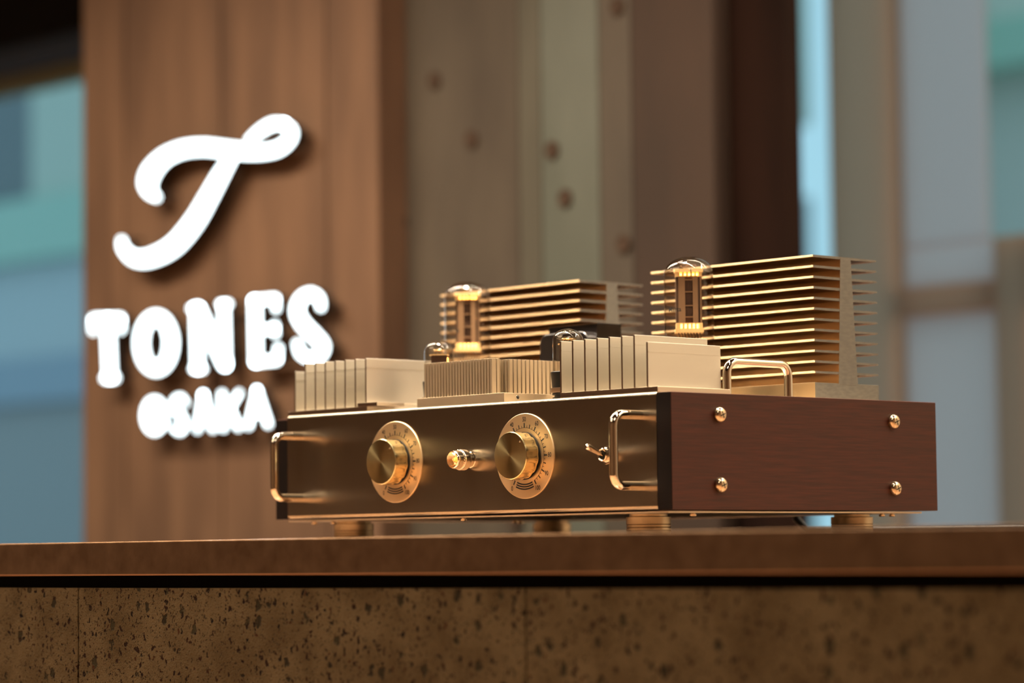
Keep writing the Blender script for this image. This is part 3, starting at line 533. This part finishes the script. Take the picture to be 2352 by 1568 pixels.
# front panel: sheet with rolled top and bottom edges, extruded along X
r_ = 0.0030
prof = [(0.0045, Z0)]+arc(r_, Z0+r_, r_, 270, 180, 8)+arc(r_, Z1-r_, r_, 180, 90, 8)+[(0.0045, Z1)]
MB().prism(prof, -0.43, 0.0, 'yz').build('front_panel', M_front, amp, uv=True, angle=30)
MB().box(-0.4298, -0.0002, 0.0046, 0.300, Z0+0.0002, Z1-0.0022).build('chassis', M_blackmetal, amp)
MB().box(-0.4298, -0.0002, 0.0046, 0.300, Z1-0.0020, Z1).build('top_plate', M_alu, amp)
MB().box(-0.4327, 0.0080, 0.003, 0.2895, 0.0159, 0.0172).build('base_plate', M_alu, amp)
# wood side panels
for x0, x1, zt in ((0.0002, 0.01499, 0.10349), (-0.4460, -0.4302, 0.1012)):
    wp = MB().cbox(x0, x1, 0.0, 0.3011, 0.01785, zt, 0.0006)
    mbx = wp
    o = mbx.build('wood_side_panel', [M_wood, M_wood_end], amp)
    for p in o.data.polygons:
        if abs(p.normal.y) > 0.9: p.material_index = 1
tag(o, 'left wooden side panel, standing lower than the metal front')

def screw(x, y, z, r=0.0059, ax=(1, 0, 0), par=amp):
    A = Vector(ax)
    o = MB().lathe((x, y, z), ax, [(0, r*0.97), (0.0004, r), (0.0014, r*1.0), (0.0026, r*0.94), (0.0036, r*0.80), (0.0042, r*0.62), (0.0045, r*0.40), (0.0046, r*0.2), (0.0046, 0.0)], 28).build('screw', M_steel, par)
    mb = MB()
    if abs(A.x) > .5:
        for a in (20, 110):
            c_, s_ = math.cos(math.radians(a)), math.sin(math.radians(a))
            w_, l_ = 0.00035, r*0.45
            poly = [(y+c_*l_-s_*w_, z+s_*l_+c_*w_), (y-c_*l_-s_*w_, z-s_*l_+c_*w_), (y-c_*l_+s_*w_, z-s_*l_-c_*w_), (y+c_*l_+s_*w_, z+s_*l_-c_*w_)]
            mb.prism(poly, x+0.0040, x+0.00468, 'yz')
        mb.build('cross_slot', M_black, o)
    return o
for y, z in ((0.0502, 0.0877), (0.0502, 0.0361), (0.2480, 0.0871), (0.2482, 0.0350)):
    screw(0.0150, y, z)
# small screws under the base plate
for x, y in ((-0.4098, 0.012), (-0.385, 0.012), (-0.222, 0.010), (-0.335, 0.17), (0.0, 0.0371), (0.0, 0.2507), (0.0, 0.2629), (-0.361, 0.20)):
    MB().lathe((x, y, 0.0159), (0, 0, -1), [(0, 0.0017), (0.0008, 0.0017), (0.0009, 0.0025), (0.0022, 0.0024), (0.0025, 0.0018), (0.0025, 0)], 16).build('base_screw', M_steel, amp)

# feet
def foot(x, y):
    pr = [(0, 0.0150), (0.0003, 0.0160), (0.0016, 0.0166), (0.0034, 0.0167), (0.0037, 0.0161), (0.0040, 0.0167), (0.0056, 0.0167), (0.0059, 0.0161), (0.0062, 0.0167), (0.0078, 0.0167), (0.0081, 0.0161), (0.0084, 0.0168), (0.0136, 0.0168), (0.0140, 0.0164), (0.0140, 0.0143), (0.0159, 0.0143)]
    return MB().lathe((x, y, 0.0), (0, 0, 1), pr, 40, True, True).build('foot', M_foot, amp)
f0 = foot(-0.0448, 0.036)
for x, y in ((-0.388, 0.036), (-0.0448, 0.2668), (-0.3855, 0.2605)):
    link_copy(f0, (x, y, wloc[f0.name].z), amp)

# ---- front furniture
def U(path_fn, r, name, mm, par=amp, seg=18):
    return MB().tube(path_fn, r, seg, True).build(name, mm, par)
def front_handle(x, zt, zb):
    r = 0.0034; yb = -0.0275; fr2 = 0.0085
    zt -= r; zb += r; path = [(x, 0.0005, zt), (x, -0.006, zt)]
    path += [(x, yb+fr2-fr2*math.sin(a), zt-fr2+fr2*math.cos(a)) for a in [math.pi/2*k/8 for k in range(9)]]
    path += [(x, yb, (zt+zb)/2)]
    path += [(x, yb+fr2-fr2*math.cos(a), zb+fr2-fr2*math.sin(a)) for a in [math.pi/2*k/8 for k in range(9)]]
    path += [(x, -0.006, zb), (x, 0.0005, zb)]
    h = U(path, r, 'front_handle', M_chrome)
    return h
front_handle(-0.0166, 0.0911, 0.0325)
front_handle(-0.4128, 0.0901, 0.0321)

ZD = Z0+0.04339
DR = 0.03251
def dial(xd):
    pl = MB().lathe((xd, 0.0002, ZD), (0, -1, 0), [(0, DR), (0.0007, DR), (0.0011, DR-0.0004), (0.0011, 0.0)], 96).build('dial_plate', M_dial, amp)
    # print: scale ring, ticks, numerals, three arcs (flat, just proud of the plate)
    mb = MB(); y0, y1 = -0.00094, -0.00100
    def wedge(a, r0, r1, w_):
        c_, s_ = math.cos(a), math.sin(a)
        q = [(xd+c_*r0-s_*w_, ZD+s_*r0+c_*w_), (xd+c_*r1-s_*w_, ZD+s_*r1+c_*w_), (xd+c_*r1+s_*w_, ZD+s_*r1-c_*w_), (xd+c_*r0+s_*w_, ZD+s_*r0-c_*w_)]
        mb.prism(q, y0, y1, 'xz')
    def ring(r0, r1, a0, a1, n):
        pts = [(math.radians(a0+(a1-a0)*k/n)) for k in range(n+1)]
        q = [(xd+r1*math.cos(a), ZD+r1*math.sin(a)) for a in pts]+[(xd+r0*math.cos(a), ZD+r0*math.sin(a)) for a in reversed(pts)]
        mb.prism(q, y0, y1, 'xz')
    for i in range(10): ring(0.02135, 0.02165, -60+30*i, -60+30*(i+1)+0.1, 6)
    for i in range(41):
        v = i*2.5; a = math.radians(240-3*v)
        if i % 4 == 0: wedge(a, 0.0214, 0.0250, 0.00055)
        elif i % 2 == 0: wedge(a, 0.0214, 0.0244, 0.00042)
        else: wedge(a, 0.0214, 0.0232, 0.00020)
    for r0 in (0.0216, 0.0234, 0.0252): 
        for s_ in range(4): ring(r0-0.0005, r0+0.0006, 270-23+11.5*s_, 270-23+11.5*(s_+1)+0.05, 4)
    for v in range(0, 101, 10):
        a = math.radians(240-3*v); rr = 0.0278 if v < 100 else 0.0284
        if v in (0,): rr = 0.0284
        tv, tf = text_mesh(str(v), 0.0049, 0.80)
        b = len(mb.v); cx_, cz_ = xd+rr*math.cos(a), ZD+rr*math.sin(a)
        mb.v += [(cx_+p[0], y1, cz_+p[1]) for p in tv]
        for f_ in tf: mb.f.append(tuple(b+i for i in f_)); mb.m.append(0)
    o = mb.build('dial_scale', M_print, pl, smooth=False)
    o['label'] = 'black scale print from 0 to 100'
    # knob
    def flute(u, d):
        return 1.0-0.022*max(0, math.cos(u*2*math.pi*13+0.4)+0.35)**0.7 if (math.cos(u*2*math.pi*13+0.4) > -0.35 and 0.003 < d < 0.0150) else 1.0
    kb = MB()
    kb.lathe((xd, 0, ZD), (0, -1, 0), [(0.0011, 0.0165), (0.0030, 0.0168), (0.0031, 0.0180), (0.0050, 0.01815), (0.0146, 0.01815), (0.0153, 0.01802), (0.01575, 0.0176)], 120, mod=flute)
    ko = kb.build('control_knob', M_knob_side, amp, angle=25)
    MB().lathe((xd, 0, ZD), (0, -1, 0), [(0.0158, 0.01765), (0.01595, 0.0174), (0.01600, 0.012), (0.01602, 0.006), (0.01604, 0.0)], 96).build('knob_face', M_knob, ko)
    MB().lathe((xd, 0, ZD), (0, -1, 0), [(0.0011, 0.0182), (0.0022, 0.0182), (0.0023, 0.0165)], 60).build('knob_skirt', M_black, ko)
    a = math.radians(43)
    MB().lathe((xd+0.0152*math.cos(a), -0.0157, ZD+0.0152*math.sin(a)), (0, -1, 0), [(0, 0.0008), (0.0006, 0.0006), (0.0008, 0)], 14).build('pointer_dot', M_chrome, ko)
dial(-0.13976); dial(-0.29122)

# pilot lamp
xl, zl = -0.2026, 0.0606
pb = MB().lathe((xl, 0, zl), (0, -1, 0), [(0, 0.0062), (0.0004, 0.0058), (0.0045, 0.0058), (0.0046, 0.0068), (0.0055, 0.0078), (0.0068, 0.0083), (0.0110, 0.0083), (0.0118, 0.0078), (0.0120, 0.0073), (0.0165, 0.0072), (0.0178, 0.0069), (0.0186, 0.0063), (0.0180, 0.0058), (0.0150, 0.0056)], 40).build('pilot_lamp_bezel', M_chrome, amp)
MB().lathe((xl, 0, zl), (0, -1, 0), [(0.0121, 0.00735), (0.0124, 0.0076), (0.0127, 0.00735)], 60, mod=lambda u, d: 1.0+0.02*math.cos(u*2*math.pi*30)).build('knurled_ring', M_steel, pb)
bm = bmesh.new(); bmesh.ops.create_icosphere(bm, subdivisions=2, radius=0.0059)
for v in bm.verts: v.co = Vector((v.co.x+xl, v.co.y*0.62-0.0182, v.co.z+zl))
jm = MB(); jm.add_bm(bm); jm.build('amber_jewel', M_jewel, pb, smooth=False)
MB().lathe((xl+0.0012, -0.0148, zl), (0, -1, 0), [(0, 0.0014), (0.0016, 0.0016), (0.0026, 0.001), (0.003, 0)], 12, True).build('bulb', M_jewel_core, pb)

# toggle switch
xs_, zs_ = -0.0488, 0.0595
hexp = [(xs_+0.0072*math.cos(math.radians(a)), zs_+0.0072*math.sin(math.radians(a))) for a in range(15, 375, 60)]
nt_ = MB().prism(hexp, -0.0034, -0.0004, 'xz')
nt_.lathe((xs_, 0, zs_), (0, -1, 0), [(0.0034, 0.0056), (0.0040, 0.0048), (0.0078, 0.0048), (0.0082, 0.0044), (0.0078, 0.0036), (0.0060, 0.0034)], 28)
sw = nt_.build('toggle_switch', M_chrome, amp, angle=30)
d_ = Vector((0, -0.0132, 0.0050)).normalized(); p0 = Vector((xs_, -0.0060, zs_-0.0005))
L_ = 0.0145
MB().tube([p0+d_*t*1.28 for t in (0, 0.003, 0.0032, 0.006, 0.009, 0.012, 0.0138, 0.0146, 0.0149)], 0.002, 18, True, [0.0013, 0.0014, 0.0017, 0.0018, 0.0020, 0.0023, 0.0023, 0.0018, 0.0008]).build('toggle_lever', M_chrome, sw)
MB().lathe((xs_, -0.0058, zs_), (0, -1, 0), [(0, 0.0036), (0.0002, 0)], 20).build('switch_boot', M_black, sw)

# ---- vertical-fin heat sinks on the front corners
def front_sink(xf, short, x0, x1, ledge, zfin, zb0):
    mb = MB()
    mb.cbox(x0, x1, 0.003, 0.0805, Z1, zb0, 0.0003)
    if ledge:
        mb.cbox(ledge[0], ledge[1], 0.003, 0.0322, 0.1080, 0.1110, 0.0002)
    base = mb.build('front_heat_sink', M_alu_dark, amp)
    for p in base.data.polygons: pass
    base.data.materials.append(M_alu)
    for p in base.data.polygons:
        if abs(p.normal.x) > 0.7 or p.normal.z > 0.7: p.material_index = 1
    protos = {}
    for i, x in enumerate(xf):
        zt = short[1] if i == short[0] else zfin
        lo = 0.1112 if (ledge and i == 7) else zb0
        key = (zt, lo)
        if key in protos:
            q = protos[key]; c0 = wloc[q.name]; link_copy(q, (x-0.0009, c0.y, c0.z), base); continue
        poly = []
        mf = MB().cbox(x-0.0018, x, 0.003, 0.0805, lo, zt, 0.0003)
        # low lengthwise bead near the top, as on extruded fins
        mf.box(x-0.0001, x+0.00018, 0.0032, 0.0803, zt-0.0075, zt-0.0068)
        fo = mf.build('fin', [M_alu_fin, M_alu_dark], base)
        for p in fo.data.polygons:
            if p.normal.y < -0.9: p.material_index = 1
        protos[key] = fo
xr = [-0.1021, -0.0889, -0.0758, -0.0625, -0.0497, -0.0367, -0.0238, -0.0106]
front_sink(xr, (7, 0.1411), -0.1040, -0.0012, None, 0.1471, 0.1081)
xl_ = [-0.4226, -0.409, -0.3955, -0.3825, -0.3698, -0.3569, -0.3439, -0.3309]
front_sink(xl_, (0, 0.1411), -0.4326, -0.3303, (-0.3420, -0.3177), 0.1471, 0.1080)

# ---- fine cross-cut heat sink in the middle
mb = MB().cbox(-0.2684, -0.1663, 0.003, 0.0805, Z1, 0.1113, 0.0003)
cb = mb.build('centre_heat_sink', M_centre, amp)
MB().lathe((-0.16635, 0.0174, 0.1081), (1, 0, 0), [(0, 0.0016), (0.0003, 0.0014), (0.0002, 0.0009), (0.00005, 0)], 16).build('threaded_hole', M_blackmetal, cb)
teeth = [(0.0050, 0.0094), (0.0102, 0.0132)]
yy = 0.0236
while yy < 0.078:
    teeth.append((yy, yy+0.0033)); yy += 0.0044
cuts = teeth
proto = None
for i in range(24):
    x = -0.2618+0.00337*i
    if proto is None:
        mf = MB(); yc = 0.0050
        for (a, b_) in teeth: mf.cbox(x, x+0.0023, a, b_, 0.1113, 0.1388, 0.00018)
        # inner pins of the bolt slot
        for a in (0.0150, 0.0172, 0.0194, 0.0214): 
            if i != 23: mf.box(x, x+0.0023, a, a+0.0012, 0.1113, 0.1388)
        proto = mf.build('fin', M_centre, cb)
    elif i >= 22:
        mf = MB()
        for (a, b_) in teeth: mf.cbox(x, x+0.0023, a, b_, 0.1113, 0.1388, 0.00018)
        mf.build('fin', M_centre, cb)
    else:
        c0 = wloc[proto.name]; link_copy(proto, (x+0.00115, c0.y, c0.z), cb)

# ---- rear heat sinks: upright web with horizontal fins to both sides
def rear_sink(xr0):
    L = 0.1782; yf = 0.2087; D = 0.0768; zt = 0.2194; zb = 0.1190
    x0, x1 = xr0-L, xr0
    mb = MB()
    mb.cbox(x0, x1, yf, yf+D, Z1, zb, 0.0004)
    mb.prism([(yf+0.0280, zb-0.001), (yf+0.0510, zb-0.001), (yf+0.0450, zt), (yf+0.0326, zt)], x0-0.0002, x1+0.0002, 'yz')
    base = mb.build('rear_heat_sink', [M_gold_alu, M_raw], amp, angle=30)
    for p in base.data.polygons:
        if abs(p.normal.x) > 0.7: p.material_index = 1
    n = 12; pitch = (zt-zb)/12.07
    # fin cross-section (y,z), tip with a shallow groove; web thickness left free
    h = 0.00085
    def prof_front(wy):
        q = h*0.5
        up_ = [(q-q*math.cos(a), q+q*math.sin(a)) for a in [math.radians(t) for t in (90, 65, 42, 20, 0, -25, -55)]]
        lo_ = [(q-q*math.cos(a), -q+q*math.sin(a)) for a in [math.radians(t) for t in (55, 25, 0, -20, -42, -65, -90)]]
        return [(wy, h*1.15)]+up_+lo_+[(wy, -h*1.3)]
    def prof_back(wy):
        return [(wy, h*1.15), (D-0.0006, h*0.8), (D, h*0.4), (D, -h*0.4), (D-0.0006, -h*0.8), (wy, -h*1.3)]
    pf = pb_ = None
    for i in range(n):
        z = zt-h-pitch*i
        if pf is None:
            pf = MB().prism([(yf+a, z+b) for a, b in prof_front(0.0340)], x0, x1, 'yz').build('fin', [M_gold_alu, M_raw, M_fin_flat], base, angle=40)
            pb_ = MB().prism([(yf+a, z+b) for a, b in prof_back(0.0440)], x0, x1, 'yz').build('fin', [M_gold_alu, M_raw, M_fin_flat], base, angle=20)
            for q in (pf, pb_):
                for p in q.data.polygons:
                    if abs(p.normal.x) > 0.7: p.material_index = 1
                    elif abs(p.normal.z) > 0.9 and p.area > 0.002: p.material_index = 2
            zf, zk = wloc[pf.name].z, wloc[pb_.name].z
        else:
            link_copy(pf, (wloc[pf.name].x, wloc[pf.name].y, zf-pitch*i), base)
            link_copy(pb_, (wloc[pb_.name].x, wloc[pb_.name].y, zk-pitch*i), base)
    return base
rear_sink(-0.030); rear_sink(-0.2937)

# ---- valves
def dome_profile(r, z0, z1, h, n=14, p=2.4):
    pr = [(z0, r*0.98), (z0+0.002, r), (z1-h, r)]
    for k_ in range(1, n+1):
        a = math.pi/2*k_/n
        pr.append((z1-h+h*(math.sin(a))**(2/p), max(r*(math.cos(a))**(2/p), 0.0)))
    return pr
def frame45(cx_, cy_, ang=45):
    c_, s_ = math.cos(math.radians(ang)), math.sin(math.radians(ang))
    return lambda a, b, z: (cx_+a*c_-b*s_, cy_+a*s_+b*c_, z)
def lbox(mb, F, a0, a1, b0, b1, z0, z1):
    b = len(mb.v); mb.v += [F(a, bb, z) for z in (z0, z1) for bb in (b0, b1) for a in (a0, a1)]
    for f in ((0, 2, 3, 1), (4, 5, 7, 6), (0, 1, 5, 4), (2, 6, 7, 3), (0, 4, 6, 2), (1, 3, 7, 5)):
        mb.f.append(tuple(b+i for i in f)); mb.m.append(mb.mi)
def power_valve(x, y, text=True):
    R = 0.0197
    g = MB().lathe((x, y, 0), (0, 0, 1), dome_profile(R, 0.118, 0.2218, 0.0150, 16, 2.2), 64).build('power_valve', M_glass, amp, angle=80)
    g['label'] = 'tall clear glass valve with glowing heater'
    F = frame45(x, y, 47)
    # black base in the chassis
    MB().lathe((x, y, Z1), (0, 0, 1), [(0, 0.0215), (0.004, 0.0215), (0.0045, 0.0203), (0.0145, 0.0203), (0.0150, 0.0196), (0.0150, 0.005)], 48, True, True).build('valve_base', M_black, g)
    # anode: dark box with two pale side strips and rungs (faces towards local -b)
    mb = MB(); zA, zB = 0.1685, 0.2055
    lbox(mb, F, -0.0103, 0.0103, -0.0040, 0.0070, zA, zB)
    mb.build('anode', M_anode_dark, g, smooth=False)
    mb = MB()
    lbox(mb, F, -0.0084, -0.0032, -0.0062, -0.0040, zA, zB)
    lbox(mb, F, 0.0030, 0.0070, -0.0062, -0.0040, zA, zB)
    lbox(mb, F, 0.0088, 0.0098, -0.0056, -0.0040, zA, zB)
    mb.build('anode_strip', M_anode, g, smooth=False)
    mb = MB()
    for zr in (0.1735, 0.1825, 0.1935, 0.2032): lbox(mb, F, -0.0032, 0.0030, -0.0052, -0.0040, zr-0.0005, zr+0.0005)
    mb.build('grid_rung', M_anode, g, smooth=False)
    for zt_, zb_, up_ in ((0.2120, 0.2072, 1), (0.1668, 0.1612, -1)):
        mb = MB()
        # solid outer bar and a comb with little windows towards the anode
        if up_ > 0:
            lbox(mb, F, -0.0112, 0.0112, -0.0075, 0.0075, 0.2090, 0.2118); cz0, cz1 = 0.2056, 0.2090
        else:
            lbox(mb, F, -0.0112, 0.0112, -0.0075, 0.0075, 0.1612, 0.1640); cz0, cz1 = 0.1640, 0.1686
        lbox(mb, F, -0.0104, -0.0078, -0.0066, 0.0066, cz0, cz1); lbox(mb, F, 0.0078, 0.0104, -0.0066, 0.0066, cz0, cz1)
        for a in (-0.0045, -0.0012, 0.0021, 0.0052): lbox(mb, F, a-0.0004, a+0.0004, -0.0066, -0.0058, cz0, cz1)
        e = 0.0006
        lbox(mb, F, -0.0080, 0.0080, -0.0066, -0.0058, cz0 if up_ > 0 else cz1-e, cz0+e if up_ > 0 else cz1)
        mb.build('ceramic_spacer', M_mica, g, smooth=False)
        mb = MB()
        for a in (-0.0062, -0.0028, 0.0005, 0.0037, 0.0066):
            lbox(mb, F, a-0.0008, a+0.0008, -0.0030, -0.0010, cz0+0.0006, cz1-0.0006)
        mb.build('glowing_heater', M_heater, g, smooth=False)
    # getter ring and support wires on top, lead wires below
    mb = MB()
    mb.tube([F(0.006*math.cos(a), 0.004*math.sin(a), 0.2148+0.0008*math.sin(2*a)) for a in [2*math.pi*k_/20 for k_ in range(21)]], 0.0005, 8, False)
    mb.tube([F(-0.005, 0, 0.2118), F(-0.004, -0.001, 0.2138), F(0, -0.0035, 0.2146)], 0.0004, 6)
    mb.tube([F(0.0015, -0.0067, 0.2046), F(0.0015, -0.0078, 0.2075), F(0.0015, -0.0078, 0.2124)], 0.0003, 6)
    mb.tube([F(-0.012, -0.002, 0.2112), F(-0.0175, -0.002, 0.2095)], 0.0003, 6)
    mb.tube([F(0.012, -0.002, 0.2112), F(0.0178, -0.002, 0.2090), F(0.0182, -0.002, 0.2040)], 0.0003, 6)
    for a in (-0.0085, -0.0060, -0.0038, -0.0012, 0.0012, 0.0036, 0.0060, 0.0085):
        mb.tube([F(a, 0, 0.1612), F(a+0.0010, -0.002, 0.1575), F(a*0.9, -0.001, 0.1530), F(a*0.7, 0, 0.1200)], 0.00035, 6)
    mb.build('lead_wires', M_anode_dark, g)
    # small dark maker's print wrapped on the glass
    mb = MB()
    for body, zc, sz, ang in (('Marta', 0.1785, 0.0052, -0.68), ('SYHD', 0.1755, 0.0034, 0.95)):
        tv, tf = text_mesh(body, sz, 1.0)
        b = len(mb.v); vd = math.atan2(-0.68, 0.73)
        for a_, z_ in tv:
            th = vd+ang+a_/R
            mb.v.append((x+(R+0.00006)*math.cos(th), y+(R+0.00006)*math.sin(th), zc+z_))
        for f_ in tf: mb.f.append(tuple(b+i for i in f_)); mb.m.append(0)
    mb.build('glass_print', M_print, g, smooth=False)
    return g
pv = power_valve(-0.1187, 0.160)
copy_moved(pv, (-0.3819+0.1187, 0, 0), amp)

def small_valve(x, y):
    R = 0.0120
    g = MB().lathe((x, y, 0), (0, 0, 1), dome_profile(R, 0.1275, 0.1612, 0.0100, 16, 2.2), 48).build('small_valve', M_glass, amp, angle=80)
    g['label'] = 'small domed glass valve in a black socket'
    MB().lathe((x, y, 0), (0, 0, 1), [(Z1, 0.0105), (0.1058, 0.0105), (0.1060, 0.0125), (0.1078, 0.0125), (0.1080, 0.0110), (0.1095, 0.0110), (0.1097, 0.0127), (0.1110, 0.0127), (0.1112, 0.0122)], 40, True).build('socket_washer', M_black, g)
    MB().lathe((x, y, 0), (0, 0, 1), [(0.1112, 0.0122), (0.1114, 0.0140), (0.1126, 0.0142), (0.1148, 0.0142), (0.1150, 0.0134)], 40).build('socket_flange', M_alu_dark, g)
    MB().lathe((x, y, 0), (0, 0, 1), [(0.1150, 0.0126), (0.1272, 0.0138), (0.1277, 0.0134), (0.1278, 0.0122), (0.1200, 0.0118)], 40).build('socket', M_black, g)
    F = frame45(x, y, 47); mb = MB()
    lbox(mb, F, -0.0065, 0.0065, -0.0040, 0.0040, 0.1280, 0.1490)
    mb.build('anode', M_anode_dark, g, smooth=False)
    mb = MB(); lbox(mb, F, -0.0078, 0.0078, -0.0060, 0.0060, 0.1490, 0.1494); mb.build('mica_spacer', M_mica, g, smooth=False)
    mb = MB()
    for a in (-0.004, 0.0, 0.004):
        mb.tube([F(a, -0.002, 0.1494), F(a, -0.002, 0.1520), F(a+0.002, -0.003, 0.1530), F(a+0.003, -0.003, 0.1500)], 0.0003, 6)
    mb.tube([F(0.0045*math.cos(t), 0.002+0.0035*math.sin(t), 0.1535) for t in [2*math.pi*k_/16 for k_ in range(17)]], 0.00045, 6, False)
    mb.build('getter', M_steel, g)
    mb = MB(); lbox(mb, F, 0.0066, 0.0072, -0.0010, 0.0010, 0.1300, 0.1470); mb.build('glowing_heater', M_heater, g, smooth=False)
    return g
sv = small_valve(-0.1436, 0.050)
copy_moved(sv, (-0.2946+0.1436, 0, 0), amp)

# ---- transformer
tr = MB().cbox(-0.2704, -0.2131, 0.150, 0.1781, Z1, 0.1750, 0.0006).build('transformer', M_blackmetal, amp)
bell = arc(-0.2120-0.009, 0.1680-0.009, 0.009, 0, 90, 6)+arc(-0.2690+0.009, 0.1680-0.009, 0.009, 90, 180, 6)+[(-0.2690, Z1), (-0.2120, Z1)]
MB().prism(bell, 0.138, 0.150, 'xz').build('bell_cover', M_blackmetal, tr, bevel=0.0009)
MB().box(-0.2706, -0.2129, 0.1495, 0.1500, 0.1742, 0.1750).build('lamination_edge', M_steel, tr)

# ---- chrome handle on top, right side, running front to back
xh = -0.0095; rh = 0.0033; zt = 0.1331-rh; fr2 = 0.0095
path = [(xh, 0.0858, Z1-0.0005), (xh, 0.0858, zt-fr2)]
path += [(xh, 0.0858+fr2-fr2*math.cos(a), zt-fr2+fr2*math.sin(a)) for a in [math.pi/2*k_/8 for k_ in range(1, 9)]]
path += [(xh, 0.1545-fr2+fr2*math.sin(a), zt-fr2+fr2*math.cos(a)) for a in [math.pi/2*k_/8 for k_ in range(0, 9)]]
path += [(xh, 0.1545, Z1-0.0005)]
U(path, rh, 'top_handle', M_chrome)

# power cord hanging behind the amplifier
pc = MB().tube([(-0.158, 0.302, 0.050), (-0.158, 0.320, 0.044), (-0.158, 0.327, 0.030), (-0.155, 0.325, 0.014), (-0.148, 0.330, 0.0045), (-0.12, 0.36, 0.0036), (-0.05, 0.43, 0.0036), (0.06, 0.50, 0.0036), (0.2, 0.57, 0.0036)], 0.0035, 12).build('power_cord', M_black)
tag(pc, 'black power cord drooping onto the counter behind the amplifier', 'cord')
